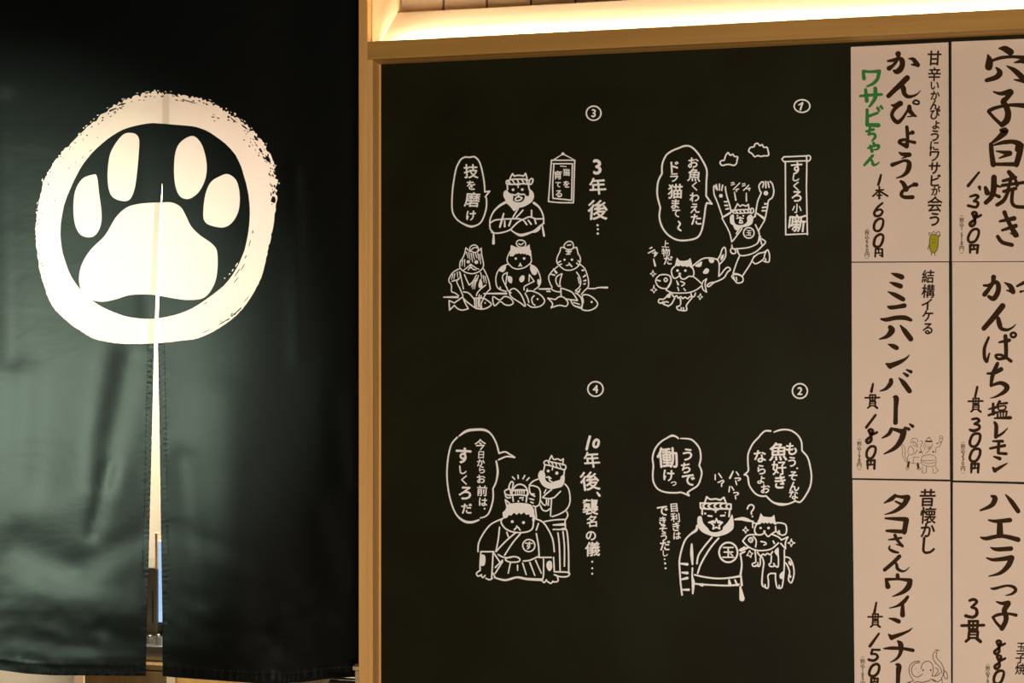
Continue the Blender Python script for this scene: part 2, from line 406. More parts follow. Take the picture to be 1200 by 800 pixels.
chalk('fish_drawing', [(A, '''0,520 90,520,20;60,545 95,545,14;495,515 560,515 600,505 690,505,20;205,510 270,530 330,560 380,640; 260,625 380,640;205,520 210,590;70,615 150,630; 150,630 190,600 240,610 280,660 260,700 190,690 105,715; 105,715 120,670 70,615;
@430,590 480,580 540,610 590,670 560,720 490,745 420,725 440,650;360,560 410,600 430,660 425,720; 310,640 340,690 410,715,20; 340,660 400,680;527,655,22''', 13)])
A = (636, 170, 6.667)
o = chalk('hanging_scroll_drawing', [(A, '''68,118 250,118;250,118 240,450;240,450 120,448 45,440;45,440 58,260 68,118;80,145 232,145; 232,145 225,430; 225,430 80,415; 80,415 78,300 88,145;85,115 158,68,6; 158,68 240,112,6;158,68,24''', 10)], 'chalk-drawn hanging tablet')
chalk('lettering', ['一|660|194.8|7 猫|663.8|201.8|8.5 を|663.8|215.8|8 育|653.7|205|10 て|654|216.2|6.5 る|654.8|227|8'], parent=o)
chalk('caption', ['3|699.8|195.5|17 年|700.3|218|19 後|700.6|245.8|23', ((0, 0, 1), '700.3,263.8,2.6;700.5,268.5,2.4;700.5,273.6,2.6', 2)])

# first comic panel --------------------------------------------------
A = (766, 165, 6.667)
o = chalk('speech_bubble', [(A, '''200,55 150,75 100,110 68,180 65,255 ;65,255 35,320 28,420 52,520; 52,520 45,600 70,680 120,740 190,775 270,775 340,755 375,700 395,600 405,520 415,485; 415,485 455,492; 455,492 410,430; 410,430 412,320 415,230 385,160 340,90 290,45 240,40 200,55''', 13)], 'long wavy speech bubble of the first panel')
chalk('lettering', ['お|812.5|190.5|12 魚|813.7|205|15 く|814|218|10 わ|813.7|231|10.5 え|814.3|243.8|11 た|815.8|257|12 ド|790.7|195.7|12 ラ|790|208|10 猫|791.2|224|16 ま|791.5|239|11 て|792.3|249.8|9', (A, '195,630 207,650 190,680 212,700', 13)], parent=o)
A = (830, 160, 8)
for d in ('@150,220 160,185 185,150 205,175 230,165 245,185 275,190 270,220 265,250 240,270 205,262 170,262 130,270 110,245 125,225', '@400,100 430,95 435,75 460,62 485,85 505,75 520,100 550,100 560,130 565,175 520,180 490,185 465,178 435,188 410,160 380,140 385,115'):
    chalk('cloud_drawing', [(A, d, 13)])
chalk('sound_lettering', [(A, '''215,435 240,430,10;215,455 245,445,10; 295,435 235,495,10;255,500 285,490;270,490 265,515 ;320,445 345,440,10;320,465 345,455,10;380,455 330,505,10;360,490 395,485;380,480 385,505;245,520 258,595,16;357,530 358,605,13''', 10)])
B = (835, 225, 6.667)
o = chalk('cat_drawing', [(A, '''50,470 60,460 75,490;75,450 85,500;105,445 105,500;135,455 125,505;160,470 165,520; 50,470 55,540 75,590 95,640 115,700 135,755; 160,490 175,560 200,640 215,700; 150,610 175,610,16;155,645 180,645,16;165,680 190,675,16; 118,555,34; 135,755 215,705,13; 225,690 245,695;
500,425 475,460 485,510 495,530 465,600 450,680 440,750;500,425 520,430 510,475;540,420 540,480;560,425 570,475;580,420 600,440; 600,440 615,510 600,570 565,600 555,660 535,760; 540,530,42; 555,630 530,630,16;545,660 510,665,16;540,695 505,695,14;450,715 525,765,18; 440,745 400,775''', 13),
(B, '''175,130 195,90; 195,90 215,110 235,100 260,110; 260,110 280,95; 280,95 285,130; 165,140 160,160 220,165 300,160 ; 165,140 300,135; 180,140 195,160; 210,138 225,162;240,138 255,162;270,135 285,160;@300,130 318,130 320,155 300,165;
#140,185 165,175 170,230 190,255 240,255 270,230 270,195 300,175 318,205 310,245 280,265 240,275 215,285 190,300 170,285 160,260 140,245 135,210;215,195 215,220;195,185,14;240,185,14;190,205 210,200 240,205; 210,240 235,240 220,215 210,240;
75,205 130,310 150,390 150,430; 75,200 140,165; 330,185 345,165 405,215; 410,215 360,300; 360,300 375,370 385,410; 335,255 360,310 370,360;230,285 190,340 155,385;210,285 185,325;
150,390 160,440 220,440 290,430 350,400 370,350,20;195,465 220,495 280,490 340,465 390,420; 190,440 200,470; @150,440 175,450 180,475 155,480 140,460;385,365 415,390 390,420;
210,500 185,560 160,635; 325,500 290,570 230,660;160,635 200,640 235,660;@150,660 175,690 195,710 235,700 235,665 200,645 165,645; 165,660 170,680;185,665 190,690;
315,545 335,560 370,545 400,520 410,480 430,450 445,490 440,545 400,540 ; 320,510 360,480 400,470 430,452;415,520 415,545''', 10), (877.5, 272.8, 6.2, 6.2, 1.6), '玉|877.5|272.8|7'], 'running bearded cat with both arms raised')
A = (755, 275, 8.42)
chalk('cat_drawing', [(A, '''!300,312 312,255 322,225 350,255 390,258 430,250 455,228 468,270 475,310 480,345 460,325 440,310 420,318 400,308 380,315 360,302 340,312 320,306;
300,310 270,345 275,400 300,430 340,410 350,395 ;350,395 365,430 400,435 440,410 480,410 490,370 475,320;350,385,26;328,353,26;405,353,24;
255,575 230,600 190,635 150,635 140,660 160,675 190,660; 190,680 210,660 235,665 ; 235,700 200,690 180,675;300,625 270,680 235,705;#225,590 260,575 255,620 215,615;270,580 295,615 320,600 335,625 360,610 380,630 400,615 430,630 450,610 490,610 505,575;
355,630 360,670 350,700 320,710 330,735 360,745 365,720; 365,745 390,750 420,740 415,700 440,660 470,620 460,580;385,720 390,740;
480,305 530,265 580,235 640,228 710,240 735,270 740,330 735,400;735,410 760,385 800,335 830,320 850,345 820,370 790,420 740,450 690,470 640,510 620,500 650,475 690,468;#500,305 540,275 570,265 560,310 530,318 ;#635,240 690,245 680,275 650,275; #580,365 610,330 640,345 625,380 590,385;720,250 750,200 770,140 795,125 805,170 795,230 745,290;  #755,215 785,190 780,230 755,255''', 13)], 'spotted stray cat running with a fish in its mouth')
chalk('fish_drawing', [(A, '''@115,440 150,400 210,392 255,410 265,460 235,520 190,530 140,510 115,470;@195,445 212,425 228,445 212,462;115,445 155,455,16;255,410 262,460 215,545; 215,545 270,570 350,575 440,570 510,545 570,500,11; 480,410 520,440 570,485; 570,490 580,460 615,435; 615,435 600,490 615,565; 615,565 580,540 570,500;320,455 335,490,18; 360,460 400,480 370,505,12; 330,520 340,550;390,530 405,550''', 12)])
for d in ('@85,350 95,380 118,385 95,395 88,415 78,392 58,385 78,375', '@95,495 102,530 125,543 103,555 95,575 86,553 62,545 85,535', '@555,580 560,605 578,612 560,620 548,640 543,618 525,610 545,603'):
    chalk('sparkle_drawing', [(A, d, 8)])
chalk('caption', ['上|780|285.7|8.5 物|780.2|295.4|10 だ|783|305|9.5', (A, '55,135 75,125,15;40,180 100,150,15; 85,180 130,180,12;110,165 100,215,12;120,192 112,205,9; 92,240 108,305,18', 12)], 'small slanting caption over the stray cat')
A = (905, 105, 4.444)
o = chalk('banner_drawing', [(A, '60,350 180,345;60,375 180,370;60,350 50,362; 50,362 60,375; @180,345 195,345 200,358 190,372 180,365;68,375 70,755;180,372 178,520;178,520 183,755;70,755 183,750', 7)], 'chalk-drawn title banner')
chalk('lettering', ['す|933.8|197|13.5 し|933|207.5|9 く|933|218|11 ろ|933.6|230|12 小|933.8|244|11.5 噺|934.3|261.4|20'], parent=o)

# fourth comic panel -------------------------------------------------
A = (520, 495, 6.667)
o = chalk('speech_bubble', [(A, '''120,105,10 180,65,20 250,55,18 320,58,18 370,90 410,160 432,240 ;432,240 480,228 520,250 555,272;555,272 490,265 430,290;410,300 422,380,16 410,460 385,515;385,515 385,600 360,690 330,730,10 285,745,10;275,760 220,778,18 160,770,18 100,720 60,630 35,520 25,400 35,270 60,170 105,115''', 12)], 'large oval speech bubble with a hooked tail in the fourth panel')
chalk('lettering', ['今|562.8|520.8|13 日|563.8|532.8|8.5 か|563.5|541.8|8.5 ら|564.7|550.2|8 お|563.8|561|10 前|565|574.8|12.5 は|566.2|588|10 す|543.3|533.7|18 し|542.5|550.2|9.5 く|544|562.2|11 ろ|545.2|577.5|14 だ|547|595.8|12', ((0, 0, 1), '567.8,595.8,2', 2)], parent=o)
A = (605, 525, 7.619); B = (550, 555, 5.925)
chalk('cat_drawing', [(A, '''295,105 315,65; 315,65 335,100 370,95 395,110; 395,110 420,95; 420,95 415,150;@248,125 270,110 300,120 350,130 400,140 440,155 435,190 400,185 350,170 300,155 255,145;285,120 300,155,8;315,125 335,165,8;350,130 365,170,8;385,140 400,180,8;
255,150 245,200;430,190 425,240;285,203,26;362,222,28;325,170 320,195,10;#215,200 245,205 260,240 260,280 280,300 310,310 330,300 360,290 390,280 400,250 430,240 430,300 410,340 370,355 310,365 260,350 225,320 200,270 195,235;290,260 300,290 320,300;270,260 290,255 310,270;
195,275 150,295 115,330 ;435,320 465,360 480,430 475,500 440,555 380,590 320,610; 305,605 310,530 315,450; 340,440 395,385; 315,370 270,405 235,440; 235,440 290,450 340,440; 265,370 250,400;
120,335 155,335 200,355 215,400 210,490 180,520 150,515;115,345 125,400 160,410 ; 130,410 165,430; 120,450 155,460;130,480 150,490;215,510 235,550 270,560 300,540;220,470 240,500 260,510;290,450 285,510;270,460 270,500;
450,565 460,600 440,640;250,655 340,640 440,635;330,685 430,680,24;330,725 440,725 ;435,640 440,720;170,530 180,620;140,530 165,620''', 12),
(B, '''615,410 625,500 630,670;650,400 660,500 660,640;640,383 675,390 688,520 690,690;600,680 690,685 685,710 640,715 600,705''', 10)], 'bearded master cat standing behind')
o = chalk('cat_drawing', [(B, '''!265,212 290,205 340,200 400,205 430,215 450,250 455,330 435,325 440,300 420,300 415,280 395,285 380,268 360,282 345,270 330,285 310,270 290,290 275,285 262,305 235,312 230,270 250,250;
230,310 220,335 245,375 290,400 350,408 410,400 440,375 445,330;265,245 250,180; 250,180 280,205;298,332,20;376,338,20;330,365,14; 312,388 335,370 352,390;
300,115 320,85 350,72 385,85 405,120 400,150 ;@300,120 330,112 380,112 405,120 402,150 350,145 300,145;320,120 320,140,5;335,120 335,140,5;350,120 350,140,5;365,120 365,140,5;380,120 380,140,5;300,150 305,190;400,150 395,195;340,190,12;370,180,12;350,168 375,165,8;
@275,90 290,55 305,65 295,110 280,110;250,115 280,100;245,120 250,140 280,150; 250,150 260,165 285,165; 285,110 290,150;300,22 315,38,9;338,10 340,32,9;385,12 372,35,9;415,28 398,45,9;
220,315 150,350 100,410 65,480 60,540 ;455,310 510,335 550,390 580,460 590,540;210,370 200,460 185,535;465,415 480,500 485,580;480,345 465,390;320,410 250,470 185,540;355,415 300,480 245,565; 260,405 270,435;
80,540 170,540;200,560 240,580 290,580; @250,595 275,580 320,575 350,590 340,610 280,612;375,605 420,600 475,575;480,580 570,580;80,540 75,620 75,670;165,545 160,640 155,720;#80,565 110,570 108,630 80,635;
75,670 50,690 60,710 85,700;85,710 95,720 110,705;115,725 140,735 160,725;170,550 210,610;165,690 180,720;180,650 230,600;  175,720 250,738,14 330,718,14 400,730,16 500,735,18;230,610 205,650 180,690;285,620 270,690,8;335,635 335,670,8;370,620 395,700,8;420,615 455,705,8;460,600 500,690,8;
515,590 515,700 505,740; 585,580 590,680 ;@545,615 565,610 570,650 555,670 540,640;#545,615 565,610 570,650 555,670 540,640;505,740 520,755 535,735;540,745 565,760 580,745;585,750 615,745 610,710 590,700''', 10), (619.7, 639, 7.1, 7.1, 1.7), 'す|619.7|639|9'], 'bowing apprentice cat in pleated hakama')
chalk('caption', [((670, 440, 3.2), '68,228 62,250 56,276;@93,240 101,246 98,262 90,268 82,262 84,248', 9), '年|693.4|538.4|19 後|691.2|563.4|22 襲|691.9|593.7|19 名|693.4|610.5|13 の|692.5|627.5|11.5 儀|694.4|643|17', ((0, 0, 1), '699.8,577 702.5,580.5,2.8;694,658,2.2;694,665.6,2.2;694,672,2.2', 2)])

# second comic panel --------------------------------------------------
A = (755, 500, 8)
o = chalk('speech_bubble', [(A, '''320,108 295,90 262,82,20 220,100 150,145 100,210 78,290 85,365 80,440 85,510 115,570 160,600 220,615 300,618 350,615 420,645;420,645 405,615; 405,615 440,590 500,550 530,480 538,420 515,360;515,360 530,290 520,210 480,150 430,115 340,108,10''', 15)], 'small round speech bubble of the second panel')
chalk('lettering', ['う|805.6|532.5|14 ち|803.5|548|11.5 で|806.9|562.5|14 働|781.9|536|24 け|783.7|557|13 っ|789.4|566.5|6'], parent=o)
A = (865, 495, 7.62)
o = chalk('speech_bubble', [(A, '''290,75,16 240,75 200,110 185,130 130,190 90,280 88,370 90,430 55,465;55,465 85,480 100,560 150,630 200,655 250,655;250,655 310,710 380,730,24 450,725 510,700; 505,695 550,710 590,670 640,580 655,490 645,400 620,310 570,250;570,250 565,170 530,110 470,70 410,62 360,70 320,85,10''', 14)], 'large wavy speech bubble of the second panel')
chalk('lettering', ['も|927.3|525.8|13 う|928.2|541|11.5 そ|929.3|557.3|10.5 ん|930.6|569.8|11 な|930|579.5|10 魚|912.2|529|20 好|913|548|16.5 き|914.2|564.5|15 な|890.6|534.4|14 ら|892.3|550|10.5 よ|892|562|9.5 お|897|572.4|10.5', ((0, 0, 1), '934.2,548.5,2.2', 2)], parent=o)
chalk('sound_lettering', [((825, 540, 13.33), '''175,215 175,290;230,195 275,260;220,335 295,300; 295,300 310,320 285,345;275,350 275,395; 455,160 405,265,30;505,170 540,220;485,270 560,265; 560,265 570,285 535,305;495,310 510,370; 400,400 390,480;430,400 465,455;465,495 520,490; 520,490 540,510 515,530;490,540 495,590''', 20)], 'panting sound letters')
chalk('caption', ['目|790|594.7|9.5 利|791.2|606.2|11 き|792.2|617|9.5 は|793.5|627.3|8.5 で|776.5|598.5|12.5 き|776.5|610|9.5 そ|777.2|619.4|9 う|778|629|9 だ|779.4|639|11 し|779.7|648|7', ((0, 0, 1), '778.8,655,1.8;779.4,660,2.4;780,665.6,2.2', 2)], 'small two-column caption beside the broad-shouldered cat')
A = (780, 570, 5.714)
chalk('cat_drawing', [(A, '''262,110 275,68; 275,68 300,85 335,82 365,90; 365,90 390,72; 390,72 405,110; 232,110 300,112 370,110 438,118; 438,118 438,150; 438,150 370,148 300,150 235,145; 235,145 232,110; 265,115 250,130 270,148,8;305,115 285,130 310,150,8;345,112 325,130 345,148,8;380,112 365,130 385,148,8;420,118 405,132 420,150,8;
320,155 350,155;335,145 335,170;245,150 245,185;430,150 425,200;265,180,14;400,175,10;285,195 310,198,11;370,195 395,193,11;
#215,205 240,200 250,240 270,265 285,280 300,300 340,305 380,290 385,270 410,245 430,215 445,185 455,230 455,275 435,300 400,320 340,335 290,325 240,300 215,260;
340,215 350,240,8; 350,240 375,245,8; 375,245 358,260,8; 358,260 362,282,8; 362,282 340,272,8; 340,272 318,282,8; 318,282 322,260,8; 322,260 305,245,8; 305,245 330,240,8; 330,240 340,215,8;290,240 320,230;350,230 380,240;
210,260 205,290,18 165,320 130,360 105,430 92,500 95,560 100,640 110,725; 175,385 175,450,20 180,520; 180,545 178,600 185,640,20 182,715;100,515 145,520,18;110,575 145,578,18;110,620 145,612,18;115,690 155,690,16;
310,340 260,400 220,460 210,515;355,345 300,410 240,510 215,580;195,590 260,605 350,615 430,610 495,600,14;200,650 250,655 340,660 430,662 490,655,14;230,658 245,658,22; 425,625 430,655,22;465,625 480,660,14; 505,600 510,660,14;
500,450 510,520 500,600,14;500,670 512,750,34;465,220 520,215,22 571,230,12;495,425 540,410;500,450 530,435''', 11), (853.5, 647, 10.8, 11.6, 2.2), '玉|853.5|647|14.5'], 'broad bearded cat with rope headband and robe')
A = (860, 585, 7.27)
chalk('cat_drawing', [(A, '''40,165 100,180 165,188,14; 160,190 160,240,10;165,200 190,205;!200,192 215,160 228,116 250,145 290,150 320,150 345,130 352,180 362,215 345,212 330,200 315,208 300,196 285,206 270,196 255,206 240,196 225,210 200,215;
200,200 180,240 178,275 200,300 240,298 260,280; 260,280 290,315 320,295 350,275;228,243,20;295,243,22;260,272,20;360,200 400,200 440,215 450,260 440,295 410,305 ;355,230 360,275 385,275;375,290 400,300; 385,265 390,285;
180,430 185,490 185,535 160,545 160,565 185,570; 190,560 215,570 225,545 225,500 240,470; 205,540 205,560;200,450 225,480 250,465 265,475 285,460 310,470 330,445; 320,480 315,540 300,550 310,570 340,570; 345,560 375,575 380,520 375,440;340,545 345,560;#345,440 380,410 380,490 360,470;
240,490 255,540 245,620 240,720,14 260,745 290,755 295,700 290,650 310,630; 310,630 355,630; 355,630 355,680 365,740 380,755 410,745 425,640 430,540 430,430;#390,640 425,610 420,670 395,675;265,725 268,745;385,730 388,750;
435,490 475,500 505,560 512,640 490,710 465,680 475,620 455,560 440,540;#470,520 495,545 485,565 465,545;#460,640 490,650 480,670;60,440 120,410,16; 55,425 90,405''', 12)], 'spotted cat holding a fish in its mouth, stroked on the head')
chalk('fish_drawing', [(A, '''200,300 120,305 75,355; 75,355 120,400 180,430 250,435 320,420 380,370; 320,295 380,320 405,345; 405,345 460,320; 460,320 440,365 440,420; 440,420 400,375; 165,315 190,350 185,405; @125,345 145,325 162,345 145,365; 145,345,10; 230,358 265,365 275,380 255,388,10; 335,355 345,375''', 12)])
for d in ('@100,232 108,252 125,262 108,268 100,288 92,268 75,262 92,252', '@490,335 497,362 522,370 500,378 488,402 480,378 458,370 480,362', '@135,435 145,455 163,460 148,472 145,495 130,478 110,478 122,460'):
    chalk('sparkle_drawing', [(A, d, 8)])
chalk('question_mark', [(A, '115,80 125,55 150,45 170,60 165,85 150,105 150,125;158,145,14', 13)])

# ------------------------------------------------------------------ menu cards
CY = -0.004          # printed face of the cards
def card(corners, label):
    """a thin stiff card pinned on the board; corners TL, TR, BR, BL in the picture"""
    f = [P(x, y, CY) for x, y in corners]
    c = (f[0]+f[1]+f[2]+f[3])/4
    t = empty('menu_card', (c.x, 0.0, f[3].z), label, 'menu card', 'paper menu cards in two columns at the right of the board')
    b = [Vector((v.x, -0.0006, v.z)) for v in f]
    i = 0.0012
    g = []
    for v in f:
        d = (c - v); g.append(Vector((v.x + (i if d.x > 0 else -i), CY-0.0003, v.z + (i if d.z > 0 else -i))))
    put('card_sheet', f+b+g, [(0, 3, 7, 4), (1, 0, 4, 5), (2, 1, 5, 6), (3, 2, 6, 7), (4, 7, 6, 5), (0, 1, 9, 8), (1, 2, 10, 9), (2, 3, 11, 10), (3, 0, 8, 11), (8, 9, 10, 11)], [PAPER, PAPERW], t, loc=c)
    me = t.children[0].data
    for k in range(4): me.polygons[k].material_index = 1
    return t
def ink(t, name, items, m=INK, label=None, bold=0.03):
    k = Marks()
    for it in items:
        if isinstance(it, str): k.text(it, bold, None, 0.06, 0.94)
        else: k.data(it[0], it[1], it[2], 1.27 if m in (INK, GREEN) else 1.0)
    o = k.lay(name, m, t, CY-0.0007)
    if label: o['label'] = label
    return o
def tiny(x, pairs, t):
    s = []
    for ch, y in pairs:
        s.append((ch, x, y))
    k = Marks()
    for ch, x, y in s:
        if ch in '()': k.glyph(ch, x, y, 4.6, 0.0, -90)
        elif ch in ',': k.glyph(ch, x+1, y, 1.4, 0.0)
        else: k.glyph(ch, x, y, 5.2 if ord(ch) > 255 else 4.6, 0.02)
    k.lay('tax_note', INKFINE, t, CY-0.0007)
def kan(dx, dy, s=1.0, w=1.0):
    """the counter sign for sushi pieces, 100 units wide round dx, dy"""
    base = ((( -55,-33),(55,-35),9), ((-18,-55),(-18,-15),8.5), ((-20,-55),(25,-55),8), ((25,-55),(21,-15),8.5), ((2,-55),(1,-15),6.5), ((-18,-15),(22,-15),7.5),
            ((-18,-4),(-21,28),8.5), ((-18,-3),(25,-3),8), ((25,-3),(22,28),8.5), ((-18,12),(22,12),5.5), ((-20,28),(22,28),7), ((-17,31),(-34,45),9), ((20,31),(38,46),11))
    return ';'.join('%g,%g,%g %g,%g,%g' % (dx+a[0]*s, dy+a[1]*s, ww*w*s*1.3, dx+b[0]*s, dy+b[1]*s, ww*w*s*1.3) for a, b, ww in base)
EIGHT = lambda dx, dy, s=1.0: ' '.join('%g,%g,%g' % (dx+a*s, dy+b*s, w*s*1.15) for a, b, w in ((45,-38,13),(12,-25,15),(-15,-46,15),(-6,-60,13),(14,-50,15),(2,-10,15),(-32,20,16),(-22,40,15),(2,22,15),(2,-8,12),(-12,-28,9)))

# card with green lettering
c1 = card(((997, 55), (1111.5, 49.5), (1112.2, 306), (998, 306.4)), 'cream menu card with green lettering and a small yellow-green pickle figure')
ink(c1, 'lettering', [((1030, 50, 8), '''85,172,18 130,165,26 190,150,30 215,165,40 220,205,40 200,250,44 165,272,40 140,262,20;180,105,44 180,140,26 160,180,24 130,215,26 95,240,38;280,150,10 320,155,30 345,185,36 365,210,34; 365,210,30 305,205,12;
265,330,42 200,395,42 140,450,36 90,500,34; 150,440,12 205,400,24 228,425,40 238,475,34 270,505,30 320,500,20 360,480,12 390,450,5;
120,585,14 150,590,30 200,570,44; 190,585,28 140,630,28 122,680,28 145,725,32 180,745,32 220,710,24 260,650,20 285,610,26; 285,600,34 290,640,36 330,680,24 350,690,12; 325,685,14 270,695,10;@322,555 345,540 375,553 370,575 345,575 325,568''', 15),
((1035, 140, 8), '''222,70,26 228,130,28 228,190,26 220,250,36;220,250,34 165,225,24 150,210,26 170,195,26 210,190,22 250,205,22 295,215,26;235,135,14 275,122,34;
150,308,12 180,325,28 245,330,36; 245,335,24 175,365,8;85,425,32 140,405,24 200,385,22 240,400,32 242,440,40 225,490,34 180,530,20 125,548,10;
165,580,22 190,600,32 215,655,40; 220,650,22 265,620,20 310,610,34;310,610,20 285,597,16; 225,645,20 185,670,26 170,705,28 200,728,28 275,728,32''', 20)])
ink(c1, 'green_lettering', [((990, 60, 5.327), '''115,130 120,170,20;115,125,16 160,128,14 215,125,18;215,125,20 205,170,18 180,200,16 140,220,10;95,280,12 140,275,16 230,270,14;130,240 138,310,20;190,232,20 190,290,20 155,345,12;140,365 140,400 140,460,20;140,460,18 210,462,22;150,405 205,385,14;205,355 215,372,12;225,345 235,358,12;
135,500,12 165,492,14 180,488,14;158,475,14 150,520,14; 150,520,12 180,515,14 190,535,16 170,560,8;145,605,10 185,590,14 212,590,16 205,610,12 180,615,8; 180,575 190,585,10;160,592 170,625,16;175,650,14 150,680,16 122,712,12;150,685,8 168,680,12 178,708,16 200,705,10 215,692,6''', 16)], GREEN, 'green lettering')
ink(c1, 'caption', ['甘|1095|68|17 辛|1095|87|16 い|1095.5|100.4|10 か|1095.9|111.7|11 ん|1095.9|123|12 ぴ|1095.9|133.8|12 ょ|1097|146.4|9.5 う|1095.5|159|12.5 に|1095|171|10.5 ワ|1095|183|11.5 サ|1095|197|14 ビ|1096.4|211.2|13.5 が|1096.7|223.4|11 会|1095.5|239|18 う|1095|257|15'], bold=0.03)
ink(c1, 'price', [((1000, 195, 6.95), '''225,68,14 215,110,18 203,150,16;185,195 245,190,12;212,165 212,262,14;212,195 160,242,12;215,200 278,240,14;195,235 232,233,10;238,298,14 200,330,16 172,375,18 180,402,18 215,400,16 238,370,16 220,350,14 190,360,14;
@215,425,17 242,435,15 240,480,17 215,522,16 180,522,17 168,495,18 180,450,18;@218,552,17 243,565,16 238,610,18 215,650,17 180,652,18 168,630,19 180,580,18;182,670 178,735,12;182,672 236,672,12;236,672 236,732,16; 236,732 215,722,10;205,672 207,705,8;182,705 235,705,9''', 12)])
tiny(1016.1, (('(', 268.7), ('税', 272.2), ('込', 277.4), ('6', 282.4), ('6', 287.6), ('0', 293), ('円', 298.4), (')', 302.5)), c1)
o = ink(c1, 'pickle_figure', [((1070, 180, 6.154), '#125,592 150,582 180,592 182,640 175,690 150,715 125,700 118,650', 5)], PICKLE, 'yellow-green pickle figure')
o2 = Marks(); o2.data((1070, 180, 6.154), '@125,592 150,582 180,592 182,640 175,690 150,715 125,700 118,650;118,590 115,570 135,575 150,560 165,575 185,560 195,590 185,595;135,715 130,735;155,715 160,735;185,600 195,580;115,660 108,690;140,620,6;158,620,6; 140,640 155,642', 4.5); o2.lay('outline', INKFINE, o, CY-0.0012)

c2 = card(((1115, 48.9), (1232, 44.2), (1232, 305.6), (1115.6, 306.2)), 'cream menu card at the top right, big ink characters and price 1,380')
ink(c2, 'lettering', [((1140, 45, 6.154), '''190,72,10 230,75,36 272,98,40;110,120,12 120,160,40 115,205,44; 130,165,14 200,140,20 290,132,18 369,140,26; 369,140,30 365,165,30;300,175,8 365,160,30; 170,212,12 195,245,34 170,280,30 100,302,24;245,198,8 300,230,28 345,270,34 375,300,34;300,298,8 375,308,28;
150,385,10 200,398,22 270,385,36;275,388,34 245,430,28 220,455,34 240,490,34 255,540,36 245,590,38 210,625,28;210,625,24 160,580,20 115,530,20;115,525,22 150,505,22 230,485,18 300,480,22 369,485,30;
200,662,16 235,665,40 200,705,32 130,760,12; 130,760 135,800,16;150,770,10 220,750,24 290,745,26 330,760,36; 335,760,34 325,800,36''', 20),
((1115, 170, 5.714), '''265,0,24 270,60,26 280,130,30;470,0,26 455,60,32 435,130,30;280,128 440,128,24; 300,40,8 360,50,22 390,55,30; 390,58,24 320,88,8;
285,215,30 282,300,32 265,350,26 230,385,24;228,285,20 240,320,30;300,270 285,300,10;295,270 330,280,10; 285,330,16 320,345,20;385,180,24 410,210,30;345,240,16 400,225,20 430,215,18;340,270 486,250,18;395,240 375,310,18;430,235 440,270,18;350,310 430,290,20;380,310 350,370,22 305,400,20;410,300,20 405,380,20 430,410,20 486,415,20;
325,510,14 420,490,26;355,450,24 380,510,22 430,600,32;340,570,14 430,540,24; 440,605,20 395,590,8;310,612,20 340,650,22 405,668,22''', 18)])
ink(c2, 'price', [((1115, 170, 5.714), '''185,182,12 112,272,18;188,282,20 192,300,10;125,345,12 160,335,16 180,345,16 150,375,14;150,375,14 178,385,16 165,415,16 112,405,16;''' + EIGHT(155, 505, 0.95) + ''';@155,562 182,570 178,610 155,645 120,648 112,620 130,580;125,672 125,720,12;125,670 178,670,12;178,670 172,722,14;150,670 150,695,8;125,698 175,695,9''', 15)])
tiny(1127, (('(', 253), ('税', 257.5), ('込', 262.5), ('1', 267), (',', 270.3), ('5', 275), ('1', 280), ('8', 285), ('円', 290.8), (')', 296)), c2)

c3 = card(((998, 307.7), (1112, 307.2), (1113.2, 561.7), (998.6, 560.0)), 'cream menu card in the middle of the left column, two tiny cats with a burger')
ink(c3, 'lettering', [((1020, 310, 6.667), '''165,68,8 200,80,26 245,97,34; 153,138,8 190,152,26 235,168,32;138,212,8 190,235,28 255,270,30;138,328,14 160,335,26 210,330,26 265,320,30;85,425,14 125,430,26 200,415,28 270,415,30 315,432,22;155,490,30 168,515,40 130,560,26 70,582,8;235,475,10 270,520,32 315,580,34;
140,622,8 175,635,28 205,650,30; 125,775,14 155,790,40; 155,790,34 220,765,28 275,735,16 305,705,6''', 20),
((1000, 420, 5.926), '''262,150,24 258,175,26 225,210,18 185,226,6;318,135,8 350,170,28 390,225,28;350,102,12 375,118,20;370,78,10 400,92,20;282,268,14 298,275,30 295,350,24 293,445,26;265,490,22 245,525,20 200,552,8; 280,490,18 350,510,30; 350,505,34 335,560,32 290,620,24 215,662,8;355,478,10 385,490,20;392,455,10 412,470,20''', 20)])
ink(c3, 'caption', ['結|1087.5|323.8|15 構|1087.8|341|16 イ|1086|356.5|13 ケ|1087|370|13 る|1087.2|385|12.5'], bold=0.03)
ink(c3, 'price', [((1000, 420, 5.926), '137,175,12 125,230,16;' + kan(132, 302, 0.9) + ';155,392,14 90,478,16;' + EIGHT(122, 548, 0.95) + ';@125,610 152,615 152,650 130,690 98,688 92,655 105,625;98,710 100,765,11;100,708 148,706,11;148,706 146,765,14;122,708 122,735,7;98,738 146,735,8', 15)])
tiny(1007, (('(', 514.8), ('税', 519.4), ('込', 524.6), ('1', 529.6), ('9', 534.6), ('8', 539.4), ('円', 545), (')', 549.8)), c3)
